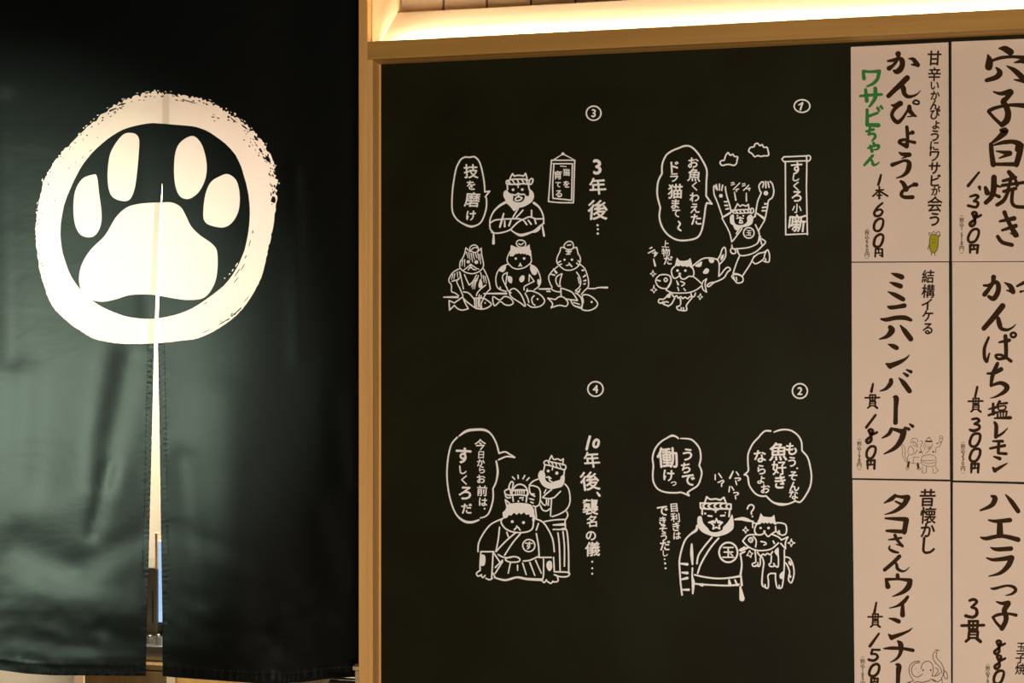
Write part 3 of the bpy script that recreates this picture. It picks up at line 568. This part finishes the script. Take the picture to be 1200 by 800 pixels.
ink(c3, 'cat_illustration', [((1045, 500, 12.31), '''145,240 185,290 195,360 190,430 230,480;125,255 155,320 155,400 180,470 215,510;280,190 300,170 340,165 375,185 375,220;270,235 285,210;@240,320 265,280 290,290 320,350 310,390 265,405 235,370;300,240 330,220 350,240 340,280 310,260;285,215 300,205 320,215;360,240 375,260 360,300; 240,410 225,460 220,500;220,490 260,515 310,525; 310,525 320,430;320,525 380,530 400,520;320,430 345,440 400,440;330,400 370,330;
@205,600 225,580 250,600 225,620;@365,600 400,590 425,615 385,620;500,190 520,165 540,160 575,190;520,165 540,145 555,165;480,230 480,260 520,300 570,280 590,240;515,250,8;545,250,8;530,265 530,275;415,200 440,210 425,280;410,290 425,350; 440,370 450,400;460,270 480,330;490,380 530,350 580,290;520,330 560,290;
690,140 720,130 735,160 715,230 690,280 640,300;660,240 690,220 685,170;690,140 695,165 725,165;@440,430 500,405 580,405 625,430 640,470 630,550 540,570 440,540 425,490;435,480 500,490 620,480;435,500 520,530 630,510;490,430,6;550,425,6;640,300 630,380;
440,570 450,640;500,570 500,650;590,580 600,640;630,570 650,610 670,630 620,670 590,650;450,640 430,650 450,670 500,655;492,210,24 578,210,24;245,510,34 235,575,34;375,535,34 385,590,34;400,370,18 430,360,18;655,240,20;710,225,18;600,360,26''', 6.5)], INKFINE, 'fine-line drawing of two cats with a burger')

c4 = card(((1115.9, 307), (1233, 306.6), (1235, 565.3), (1117, 562.6)), 'cream menu card in the middle of the right column, price 300')
ink(c4, 'lettering', [((1140, 310, 6.154), '''80,150,14 120,148,20 165,125,24 185,150,28 180,200,30 150,245,30 115,230,20;150,90,30 140,140,22 85,215,28;230,130,8 270,155,28 290,195,30; 290,195,24 245,185,8;215,298,34 150,380,32 80,460,28;130,400,10 175,378,20 190,420,30 205,460,24 250,470,18 290,450,10 310,430,5;
115,525,14 85,600,20 85,670,20 100,695,24;  120,640,10 105,690,16;190,560,12 262,545,24;235,515,24 240,600,24 240,670,22; 240,670,20 185,680,18 165,655,16 200,650,16 240,670,18 275,695,20;@275,500 295,490 312,505 300,522 280,520;320,155,14 369,130,22;345,195 369,190,8''', 15),
((1115, 430, 5.93), '''250,45,12 300,40,20 345,15,26;320,-25,20 310,0,24 285,60,24 275,130,16;275,130,14 340,110,22 385,135,30 370,170,24 310,205,12 270,215,5;260,292 310,280,16;290,255,16 290,325,20;258,335,14 310,315,16;335,240,18 318,270,14;335,255 385,250,14;@330,275 375,270 370,295 330,298;
320,312 385,308,12;320,312 322,350,12;385,308 378,350,12;340,312 342,350,8;360,312 360,350,8;300,355 410,352,20;300,385,16 312,410,22 308,485,22; 312,485,16 355,460,14 390,425,6;290,515,12 355,515,18;270,565,14 370,545,18;330,515,18 325,595,18;325,598,16 380,602,18;295,622,10 335,635,22;290,700,14 302,718,26;302,718,22 350,690,16 388,668,6''', 10)])
ink(c4, 'price', [((1115, 430, 5.93), '180,138,14 165,205,14;' + kan(168, 268, 0.92) + ''';145,362,14 180,358,16 192,375,16 160,395,14;160,395,14 192,405,16 190,430,16 150,442,18 128,435,14;@170,462 198,468 195,510 170,548 138,548 128,520 145,475;@170,568 198,575 195,615 170,652 138,652 128,625 145,582;140,675 138,732,12;140,672 188,672,12;188,672 185,732,14;163,672 163,700,8;138,703 186,700,9''', 16)])
tiny(1128.5, (('(', 518.5), ('税', 522.8), ('込', 527.6), ('3', 532.6), ('3', 537.6), ('0', 543.2), ('円', 549), (')', 554)), c4)

c5 = card(((999, 562.0), (1113.6, 564.0), (1114.6, 822), (1001.6, 817)), 'cream menu card at the bottom left of the card columns, tiny octopus sketch')
ink(c5, 'lettering', [((1000, 570, 6.667), '''325,68,20 300,95,28 240,128,8; 330,72,20 370,80,20 425,85,36; 425,88,34 390,145,32 320,195,20 245,218,6;330,115,12 370,135,18;250,248,12 300,250,20 405,255,30;415,260,34 398,355,32;260,345,16 320,348,24 395,352,24;
275,415,8 320,410,16 375,400,14;325,380,22 345,420,20 385,465,18; 385,465,14 335,450,8; 285,465,10 280,485,14 310,505,20 350,515,14;360,545,26 310,595,24 245,650,24;300,605,8 335,600,16 345,640,22 380,660,16 410,655,10 437,630,5;345,690,24 348,715,26;255,722,16 270,780,34; 265,725,20 350,722,16 440,732,26''', 20),
((1000, 680, 6.667), '''445,0,30 430,50,36 380,95,24 305,125,6;425,128,20 390,170,26 340,200,16 282,215,6;385,180,20 385,270,32;280,295,8 320,305,24 355,320,28;275,420,10 300,445,34; 300,445,30 370,420,22 430,395,14 460,372,6;240,532,10 300,528,22 390,532,20 465,545,24;350,475,16 370,500,34 370,560,24 340,610,16 290,638,6;335,655,14 355,670,36 350,740,28 348,860,28''', 20)])
ink(c5, 'caption', ['昔|1087|583|20 懐|1087.7|603.7|19.5 か|1087.4|621|17 し|1088.5|639|19'], bold=0.03)
ink(c5, 'price', [((1000, 680, 6.667), '180,172,12 165,248,18;' + kan(170, 317, 1.0) + ''';200,415,14 130,512,20;150,540,16 140,570,16; 150,540,14 205,542,16; 140,575,14 175,575,16 190,600,18 160,625,18 120,618,18;@180,652,18 202,668,18 195,715,18 165,745,18 132,742,18 125,715,18 145,670,18;140,765 138,830,12;142,763 190,765,12;190,765 190,830,14;165,765 165,790,8;140,792 188,790,8''', 15)])
tiny(1011, (('(', 769.7), ('税', 774.2), ('込', 779.4), ('1', 784.2), ('6', 789.4), ('5', 794.6), ('円', 801)), c5)
ink(c5, 'octopus_illustration', [((1000, 680, 6.667), '''430,800 470,780; 470,780 440,730 440,670 475,635 520,630;520,640 480,650 455,690 465,735 500,755 540,730; 530,690 540,650 580,630 615,650 625,700 615,745;640,550 620,590 640,640 680,680 690,720;670,545 655,550 650,600 690,650 710,710 690,760;615,745 650,745 680,720;640,680 665,700 640,740;700,700 730,720 735,765 715,760 700,720;
490,690,7;510,715,7;545,700,14;605,700,14;420,800 440,790;470,800 500,790 540,795 600,780;600,765 640,790;640,540 670,545;620,770 660,790 690,770;690,760 700,830;440,790 450,840''', 5.5)], INKFINE, 'fine-line octopus sketch')

c6 = card(((1116.6, 565), (1236, 568.2), (1238, 826), (1116.6, 822)), 'cream menu card at the bottom right, price 880 for three pieces')
ink(c6, 'lettering', [((1140, 565, 5.926), '''130,95,14 155,110,30 130,160,26 52,195,10;228,85,8 270,135,26 315,200,26;110,262,10 160,270,20 258,262,26;188,275,30 188,365,38;55,382,10 95,390,22 200,372,22 315,398,28;125,452,8 165,465,22 265,460,26;98,525,10 150,538,20 270,522,28;270,525,32 245,580,30 190,630,20 110,652,6;
125,735,8 150,738,16 230,718,14 280,725,18 298,750,20 270,775,14 228,785,6''', 20),
((1115, 690, 7.27), '''385,108,12 430,122,24 485,118,34;485,125,36 450,180,36 465,230,36 460,280,34 430,335,34;430,335,24 385,290,20 352,240,18;352,240,18 400,218,22 480,210,18 550,222,24''', 20)])
ink(c6, 'piece_count', [((1115, 690, 7.27), '155,98,20 190,88,22 215,110,22 170,155,18;170,155,18 210,170,22 215,215,24 180,240,22 122,228,24;' + kan(182, 368, 1.72, 1.0), 15)])
ink(c6, 'price', [((1115, 690, 7.27), EIGHT(404, 508, 1.15) + ';' + EIGHT(406, 634, 1.15) + ';@415,695,20 445,705,18 440,750,20 415,800,20 370,800,20 362,760,20 380,715,20', 15)])
ink(c6, 'caption', ['玉|1196.8|758|11 子|1196|771|12.5 焼|1196|783.8|13'], bold=0.03)
tiny(1157.6, (('(', 778.4), ('税', 782.4), ('込', 787.4), ('9', 792.2), ('6', 797.2), ('8', 802.2)), c6)

# ------------------------------------------------------------------ split curtain with the paw print
def lerp_tab(tab, v):
    if v <= tab[0][0]: return tab[0][1:]
    for a, b in zip(tab, tab[1:]):
        if v <= b[0]:
            t = (v-a[0])/(b[0]-a[0]); return tuple(a[i]+(b[i]-a[i])*t for i in range(1, len(a)))
    return tab[-1][1:]
SLIT = [(-95, 190.4, 190.4), (215, 190.0, 190.0), (225, 189.4, 190.4), (240, 188.0, 189.7), (345, 182.8, 186.7), (402, 180.6, 184.9), (510, 178, 187), (620, 175.2, 188.6), (720, 172.5, 190.2), (792, 171, 190.5)]
HEM = [(-60, 778), (0, 785), (30, 789), (60, 791), (171, 791.8), (190, 792), (205, 793.5), (260, 797.5), (300, 800.5), (330, 801), (352, 799.5), (385, 795), (430, 792)]
slit = lambda y: lerp_tab(SLIT, y)
hem = lambda x: lerp_tab(HEM, x)[0]
XL, XRT, YT = -52.0, 426.0, -92.0
def sst(a, b, v):
    t = min(max((v-a)/(b-a), 0), 1); return t*t*(3-2*t)
CREASE = [  # x0, y0, x1, y1, half width, height towards the room in m
    (20, 640, 90, 664, 20, -0.0045), (90, 664, 165, 628, 18, -0.0045), (60, 600, 130, 560, 26, 0.005), (128, 545, 108, 625, 9, -0.005),
    (150, 420, 120, 560, 16, -0.006), (120, 400, 100, 540, 24, 0.004), (40, 700, 160, 715, 22, 0.006), (20, 745, 110, 760, 9, -0.003), (120, 735, 168, 770, 10, -0.004),
    (60, 775, 168, 770, 6, 0.003), (215, 540, 235, 700, 16, -0.004), (262, 470, 255, 650, 30, 0.004), (200, 620, 290, 650, 12, -0.002), (230, 735, 330, 748, 9, -0.003), (200, 760, 320, 770, 8, 0.002),
    (300, 560, 310, 740, 20, -0.003), (388, 470, 400, 560, 16, 0.005), (372, 600, 392, 680, 18, 0.004), (330, 740, 380, 725, 12, 0.004), (345, 200, 350, 420, 8, 0.004),
    (8, 120, 12, 420, 14, -0.004), (30, 440, 24, 600, 18, 0.004), (168, 120, 172, 400, 9, -0.002), (235, 160, 232, 390, 30, 0.002)]
def depth(x, y):
    d = 0.035 + (-0.022)*sst(322, 440, x) - 0.03*(1-sst(-60, 60, x))*0.4
    d += 0.006*math.sin(x*0.035+0.8)*sst(0, 700, y)
    for x0, y0, x1, y1, w, h in CREASE:
        dx, dy = x1-x0, y1-y0; t = ((x-x0)*dx+(y-y0)*dy)/(dx*dx+dy*dy); t = min(max(t, 0), 1)
        q = math.hypot(x-x0-dx*t, y-y0-dy*t)/w
        if q < 3: d -= h*math.exp(-q*q)
    l, r = slit(y)
    if y > 395:
        e = (l-x) if x <= l+0.5 else (x-r)
        if -1 < e < 12: d -= 0.0016*math.sin(y*math.pi/3.2)*math.exp(-((e-3.5)/3.0)**2)
    hh = hem(x)-y
    k = sst(640, 740, y)*(1-0.6*sst(-2, 20, 12-hh))
    d -= 0.0022*k*noise.noise(Vector((x*0.035, y*0.075, 3.1))) + 0.0011*k*noise.noise(Vector((x*0.08, y*0.10, 9.7)))
    d -= 0.0016*noise.noise(Vector((x*0.012+5, y*0.018, 1.3)))*sst(380, 520, y)
    if hh < 30:
        d -= 0.0016*math.exp(-((hh-13)/1.6)**2) + 0.0009*math.sin(x*0.9+math.sin(x*0.13)*3)*math.exp(-((hh-9)/5)**2)
    return d
OUT = [(178.8,108.6),(197,109.3),(220,112.5),(242.7,118.2),(260,127),(275.7,136.5),(293,150),(308.7,168.4),(317,184),(323,203),(324.5,230),(319.5,267),(313,298),(304.5,329),(284,362),(259,383),(234,395.5),(214,399),(185,402),(160,403),(135.5,402),(110.7,397),(95,388),(81.9,379),(61,358),(48.9,325),(43.5,296),(41.4,271.4),(44.5,242.6),(52.5,209.6),(62,192),(74,176),(102.5,149),(131,125.5),(156,113.5)]
INN = [(172.6,144.6),(189,144.8),(210,146.5),(230.3,148.8),(251,158.5),(275.7,181),(288,213.7),(292.6,242.6),(291,271.4),(284,300),(267.4,329),(242.7,349.8),(218,364.5),(189,372.3),(164,373),(139.6,368),(110.7,354),(88,331),(75.7,304),(70.9,275.6),(73.6,246.7),(82,222),(98,191.5),(119,168.5),(143.7,152)]
Z = lambda s: [(20+a/2.425, 90+b/2.425) for a, b in s]
PADS = [Z([(185,290),(215,278),(227,283),(233,330),(240,385),(238,420),(225,447),(205,456),(180,448),(165,420),(160,375),(165,325)]),
        Z([(300,165),(330,160),(345,172),(347,200),(340,280),(332,325),(318,350),(295,352),(270,340),(259,310),(258,260),(268,210)]),
        Z([(495,168),(515,178),(530,205),(539,250),(535,290),(518,325),(497,343),(480,347),(462,338),(450,310),(446,265),(450,215),(465,185)]),
        Z([(598,276),(620,290),(630,315),(633,350),(628,385),(610,415),(585,428),(550,422),(533,410),(529,385),(535,335),(550,300),(575,283)]),
        Z([(410,357),(375,358),(340,362),(310,372),(280,400),(250,450),(210,490),(185,530),(176,570),(182,605),(205,630),(240,639),(280,632),(320,620),(370,618),(405,622),(450,630),(490,634),(530,628),(555,600),(568,560),(569,500),(555,475),(520,450),(495,425),(480,395),(465,370),(440,357)])]
RB = random.Random(23)
CX, CYM = 183, 256
def ang(p): return math.degrees(math.atan2(CYM-p[1], p[0]-CX)) % 360
def rough(a):       # how ragged the brush edge is, by direction
    if 8 < a < 98: return 1.0
    if 98 <= a < 150: return 0.75
    if 150 <= a < 215: return 0.35
    if a > 340 or a <= 8: return 0.4
    return 0.12
outer = []
sm = smooth_pts(OUT, True, 9)
for i, p in enumerate(sm):
    r = rough(ang(p)); dx, dy = p[0]-CX, p[1]-CYM; l = math.hypot(dx, dy)
    o_ = (RB.uniform(-3.0, 1.6) if i % 2 else RB.uniform(-1.0, 1.8))*r
    outer.append((p[0]+dx/l*o_, p[1]+dy/l*o_))
inner = [(p[0]+RB.uniform(-.15, .15), p[1]+RB.uniform(-.15, .15)) for p in smooth_pts(INN, True, 4)]
pads = [smooth_pts(p, True, 4) for p in PADS]
def outr(a):
    best = min(sm, key=lambda p: abs((ang(p)-a+180) % 360-180)); return math.hypot(best[0]-CX, best[1]-CYM)
def innr(a):
    best = min(inner, key=lambda p: abs((ang(p)-a+180) % 360-180)); return math.hypot(best[0]-CX, best[1]-CYM)
def fleck(a, r, ln, wd):
    t = math.radians(a); c = (CX+r*math.cos(t), CYM-r*math.sin(t)); u = (-math.sin(t), -math.cos(t)); v = (math.cos(t), -math.sin(t))
    n = 7; out = []
    for k in range(n):
        q = 2*math.pi*k/n; s = RB.uniform(0.6, 1.15)
        out.append((c[0]+u[0]*ln*math.cos(q)*s+v[0]*wd*math.sin(q)*s, c[1]+u[1]*ln*math.cos(q)*s+v[1]*wd*math.sin(q)*s))
    return out
dark, light = [], []
for a0, a1, n, d0, d1, ln in ((12, 62, 40, 1.5, 9, 2.2), (55, 66, 7, 8, 17, 1.8), (28, 45, 10, 7, 16, 1.8), (66, 96, 16, 2, 7, 2.4), (96, 140, 22, 1.5, 8, 1.9), (140, 178, 9, 2, 7, 1.2), (178, 220, 10, 1.5, 5, 1.0), (300, 325, 6, 2, 6, 3.2), (5, 16, 10, 2, 8, 2.4)):
    for k in range(n):
        a = RB.uniform(a0, a1); dark.append(fleck(a, outr(a)-RB.uniform(d0, d1), RB.uniform(0.8, ln), RB.uniform(0.45, 1.1)))
for a, dr, ln, wd in ((74, 6, 12, 0.7), (52, 4.5, 7, 0.9), (28, 4, 6, 2.6), (33, 7, 4.5, 1.6), (9, 4, 5, 3.0), (303, 3.2, 9, 0.8), (311, 2.6, 10, 0.9), (318, 3.0, 7, 0.6), (294, 4, 8, 0.6), (39, 3, 5, 1.8), (46, 3.5, 5, 1.4), (112, 3.2, 6, 1.5), (107, 3.0, 6, 1.3)):
    dark.append(fleck(a, outr(a)-dr, ln, wd))
for a, dr, ln, wd in ((326, 3.5, 7, 0.7), (331, 6, 6, 0.7), (322, 7, 6, 0.6), (337, 4, 3, 0.6), (300, 3, 3.5, 0.6), (345, 4, 6, 0.5), (134, 3, 3, 0.5), (140, 5, 2, 0.5), (126, 9, 1, 0.5), (150, 12, 1.2, 0.6), (170, 12, 1, 0.6), (145, 8, 1.0, 0.6), (352, 5, 2.5, 0.8)):
    dark.append(fleck(a, innr(a)+dr, ln, wd))
for a0, a1, n in ((15, 95, 26), (95, 145, 14), (150, 178, 7)):
    for k in range(n):
        a = RB.uniform(a0, a1); light.append(fleck(a, outr(a)+RB.uniform(0.5, 3.0), RB.uniform(0.6, 2.0), RB.uniform(0.4, 0.9)))
for a, dr, ln, wd in ((326, -2.5, 2, 0.8), (323, -3.5, 1.3, 0.9), (319, -5, 1, 0.8), (330, -2, 3, 0.8), (31, -9, 1.6, 1.0), (305, 0, 0, 0)):
    if ln: light.append(fleck(a, (innr(a) if dr > -6 else outr(a))+dr, ln, wd))
def bbx(p): return (min(q[0] for q in p), min(q[1] for q in p), max(q[0] for q in p), max(q[1] for q in p))
def inside(p, poly, bb_):
    x, y = p
    if x < bb_[0] or x > bb_[2] or y < bb_[1] or y > bb_[3]: return False
    c = False; j = len(poly)-1
    for i in range(len(poly)):
        xi_, yi_ = poly[i]; xj, yj = poly[j]
        if (yi_ > y) != (yj > y) and x < (xj-xi_)*(y-yi_)/(yj-yi_)+xi_: c = not c
        j = i
    return c
SHAPES = {'outer': [outer], 'inner': [inner], 'pads': pads, 'dark': dark, 'light': light}
SB = {k: [(p, bbx(p)) for p in v] for k, v in SHAPES.items()}
def hit(kind, c): return any(inside(c, p, b) for p, b in SB[kind])
def printed(c):
    base = (hit('outer', c) and not hit('inner', c)) or hit('pads', c)
    return (base and not hit('dark', c)) or hit('light', c)

nr = empty('noren_curtain', (P(190, 0, 0.035).x, 0.035, P(190, YT, 0.035).z), 'dark green-black split noren curtain with a pale paw print in a brushed ring', 'curtain')
def cloth_panel(side):
    rows = [YT + i*6.0 for i in range(int((802-YT)/6)+1)]
    fine = [396 + i*1.6 for i in range(int((792-396)/1.6))]
    e = (lambda y: slit(y)[0]) if side < 0 else (lambda y: slit(y)[1])
    edge_y = sorted(set([YT, 60, 150, 215, 225, 240, 260, 290, 320, 345, 375] + fine))
    ehem = [p for p in [(e(y), y) for y in edge_y] if p[1] < hem(p[0])-0.7]
    ehem.append((e(792), hem(e(792))))
    far = XL if side < 0 else XRT
    bot = [x for x in [XL + k*2.0 for k in range(240)] if (XL < x < slit(792)[0]-1 if side < 0 else slit(792)[1]+1 < x < XRT)]
    if side < 0: bot = bot[::-1]
    border = ehem + [(x, hem(x)) for x in bot] + [(far, hem(far)), (far, YT)]
    pts, edges = [], []
    def loop(p):
        b = len(pts); pts.extend(p); edges.extend((b+i, b+(i+1) % len(p)) for i in range(len(p)))
    loop(border)
    dbl = [(e(y)+side*6.5, y) for y in range(226, 403, 8)]
    b = len(pts); pts.extend(dbl); edges.extend((b+i, b+i+1) for i in range(len(dbl)-1))
    if side > 0:
        b = len(pts); pts.extend([(198.2, 100), (198.2, 155)]); edges.append((b, b+1))
    for k in SHAPES.values():
        for s_ in k:
            bb_ = bbx(s_)
            if (side < 0 and bb_[0] < 191) or (side > 0 and bb_[2] > 180): loop(s_)
    bbb = bbx(border)
    jr = random.Random(5)
    for y in rows:
        x = XL
        while x < XRT:
            q = (x + jr.uniform(-.8, .8), y + jr.uniform(-.8, .8))
            if side*(q[0]-e(q[1])) > 3 and side*(q[0]-far) < -3 and hem(q[0])-q[1] > 3: pts.append(q)
            x += 6.0
    for y in fine[::2]:
        for dx in (3.2, 6.8):
            q = (e(y)+side*dx, y)
            if q[1] < hem(q[0])-2: pts.append(q)
    for x in range(int(XL)+2, int(XRT), 2):
        for dy in (3.5, 8, 11.5, 13, 15):
            q = (x, hem(x)-dy)
            if side*(q[0]-e(q[1])) > 2 and side*(q[0]-far) < -2: pts.append(q)
    vo, eo, fo, *_ = delaunay_2d_cdt([Vector(p) for p in pts], edges, [], 0, 1e-4, False)
    BV = (border, bbb)
    cl, pr, db = [], [], []
    for f in fo:
        c = tuple(sum(vo[i][k] for i in f)/len(f) for k in (0, 1))
        if not inside(c, *BV): continue
        if printed(c):
            d = (side < 0 and 226 < c[1] < 402 and slit(c[1])[0]-c[0] < 6.5) or (side > 0 and c[0] < 198.2 and c[1] < 156)
            (db if d else pr).append(tuple(f))
        else: cl.append(tuple(f))
    W3 = [P(v[0], v[1], depth(v[0], v[1])) for v in vo]
    def mk(name, fs, m, parent):
        idx = {}; vs = []; out = []
        for f in fs:
            g = []
            for i in f:
                if i not in idx: idx[i] = len(vs); vs.append(W3[i])
                g.append(idx[i])
            n = (vs[g[1]]-vs[g[0]]).cross(vs[g[2]]-vs[g[0]])
            out.append(tuple(g) if n.y < 0 else tuple(reversed(g)))
        return put(name, vs, out, m, parent, smooth=True, loc=Vector((W3[0].x, 0.035, W3[0].z)))
    p = mk('curtain_panel', cl, CLOTH, nr)
    q = mk('paw_print', pr, UNDYED, p); q['label'] = 'pale undyed half of the brushed ring and paw print'
    if db: mk('doubled_hem', db, DOUBLED, p)
    # stitches down the slit edge and along the hem
    st = Marks()
    for k in range(int((785-405)/4.2)):
        y = 405+k*4.2; x = e(y)+side*7.4
        st.stroke([(x, y), (x, y+2.3)], 0.5)
    x = XL+4
    while x < XRT-4:
        if side*(x-e(780)) > 6: st.stroke([(x, hem(x)-12.4), (x+2.4, hem(x)-12.4)], 0.5)
        x += 4.4
    o = st.lay('stitching', THREAD, p, -0.0008, depth)
    o['kind'] = 'stuff'
cloth_panel(-1)
cloth_panel(1)

# ------------------------------------------------------------------ what shows below and through the slit of the curtain
def pbox(name, px0, px1, py0, py1, y0, y1, m, parent, bevel=0.0):
    a, b = P(px0, py0, y0), P(px1, py1, y0)
    return box(name, a.x, b.x, y0, y1, b.z, a.z, m, parent, bevel)
ct = P(150, 774, 0.62)
KY = 0.62
t = empty('wooden_cabinet', (P(150, 774, KY).x, KY, 0.0), 'low brown wooden cabinet glimpsed below the curtain hem', 'cabinet')
a, b = P(98, 774, KY), P(345, 774, KY)
m1, m2, m3 = P(196, 774, KY).x, P(206, 774, KY).x, 0
box('cabinet_body', a.x, b.x, KY+0.02, KY+0.42, 0.0, a.z-0.018, BROWNW, t, 0.002)
box('cabinet_top', a.x-0.005, b.x+0.005, KY+0.0, KY+0.43, a.z-0.018, a.z, BROWNW, t, 0.002)
box('cabinet_door', a.x+0.004, m1-0.004, KY, KY+0.0195, 0.06, a.z-0.022, BROWNW, t, 0.002)
box('cabinet_door', m2+0.004, b.x-0.004, KY, KY+0.0195, 0.06, a.z-0.022, WOOD_V, t, 0.002)
box('door_stile', m1, m2, KY-0.006, KY+0.0195, 0.05, a.z-0.020, PALE, t, 0.001)['label'] = 'pale wooden stile'
top = a.z
t = empty('glass_front_refrigerator', (P(160, 770, 0.85).x, 0.85, top), 'grey-olive counter refrigerator with a blue-lit glass edge, seen through the curtain slit', 'refrigerator')
def qbox(name, px0, px1, zz0, zz1, y0, y1, m, parent, bevel=0.0):
    return box(name, P(px0, 700, y0).x, P(px1, 700, y0).x, y0, y1, zz0, zz1, m, parent, bevel)
z1 = P(180, 665, 0.85).z
qbox('refrigerator_body', 118, 184.3, top, z1, 0.85, 1.03, OLIVE, t, 0.003)
qbox('door_groove', 178.3, 179.4, P(179, 730, 0.85).z, P(179, 692, 0.85).z, 0.8485, 0.851, BLACKM, t)
qbox('glass_edge', 185.6, 189.8, P(187, 729, 0.85).z, P(187, 634, 0.85).z, 0.853, 1.02, BLUE, t, 0.001)['label'] = 'blue-white lit glass edge'
qbox('door_jamb', 189.9, 250, top, z1+0.05, 0.855, 1.03, OLIVE, t, 0.003)
qbox('framing', 181.6, 184.4, z1-0.004, P(183, 624, 0.85).z, 0.845, 0.86, PALE, t, 0.001)['label'] = 'pale wooden handle'  # stands for the pale frame edge glimpsed through the slit
t = empty('steel_tray', (P(180, 774, 0.66).x, 0.70, top), 'shallow steel tray on the cabinet behind the curtain slit', 'tray')
zz = P(180, 757, 0.66).z
x0_, x1_ = P(140, 760, 0.66).x, P(214, 760, 0.66).x
box('tray_body', x0_, x1_, 0.662, 0.79, top, zz-0.002, STEEL, t, 0.002)
box('tray_rim', x0_-0.004, x1_+0.004, 0.658, 0.794, zz-0.003, zz, STEEL, t, 0.001)
box('tray_rim', x0_-0.003, x1_+0.003, 0.6585, 0.793, top+0.001, top+0.004, STEEL, t, 0.001)
def jar(px, h, r, lab):
    c = P(px, 750, 0.70); t = empty('small_jar', (c.x, 0.70, zz), lab, 'jar', 'small jars on the steel tray')
    for nm, prof, mm in (('jar_body', [(0, 0), (r, 0), (r, h*0.6), (r*0.75, h*0.75), (0, h*0.75)], OLIVE), ('jar_lid', [(0, h*0.75), (r*0.8, h*0.75), (r*0.8, h*0.97), (r*0.7, h), (0, h)], STEEL)):
        V, Fc = [], []; n = 16
        for a, z in prof:
            for k in range(n): V.append((c.x+a*math.cos(2*math.pi*k/n), 0.70+a*math.sin(2*math.pi*k/n), zz+z))
        for i in range(len(prof)-1):
            for k in range(n): Fc.append((i*n+k, i*n+(k+1) % n, (i+1)*n+(k+1) % n, (i+1)*n+k))
        put(nm, V, Fc, mm, t, True, Vector((c.x, 0.70, zz)))
jar(175.5, 0.026, 0.010, 'small dark jar at the left end of the slit view, on the tray')
jar(185.5, 0.030, 0.009, 'small dark jar nearer the right curtain panel, on the tray')
# pale corner trim beside the cabinet
struct(box('trim_3', P(87, 700, 1.40).x, P(97.5, 700, 1.40).x, 1.40, 1.50, 0.0, 2.9, PALE))

# latch on the left side of the upright
lx = P(420.0, 790, FR).x
t = empty('door_latch', (lx, FR+0.012, P(418, 812, FR).z), 'small brass and steel latch on the lower left side of the upright', 'latch')
def lbox(nm, px0, px1, py0, py1, y0, y1, m, bv=0.0008):
    a, b = P(px0, py0, y0), P(px1, py1, y0)
    return box(nm, a.x, min(b.x, lx-0.0002) if px1 >= 419 else b.x, y0, y1, b.z, a.z, m, t, bv)
lbox('latch_cap', 413.2, 420.5, 780.5, 785.5, FR+0.004, FR+0.03, BRASS)
lbox('latch_plate', 416.2, 420.5, 785.7, 812, FR+0.006, FR+0.028, BRASS)
lbox('latch_bar', 387, 416.2, 794.4, 797.4, FR+0.008, FR+0.020, STEEL)['label'] = 'bright steel bar'
lbox('dark_strip', 385.5, 416.0, 797.6, 802, FR+0.008, FR+0.022, BLACKM)['label'] = 'dark strip below the bar'  # dark band below the bar, built as a strip of its own
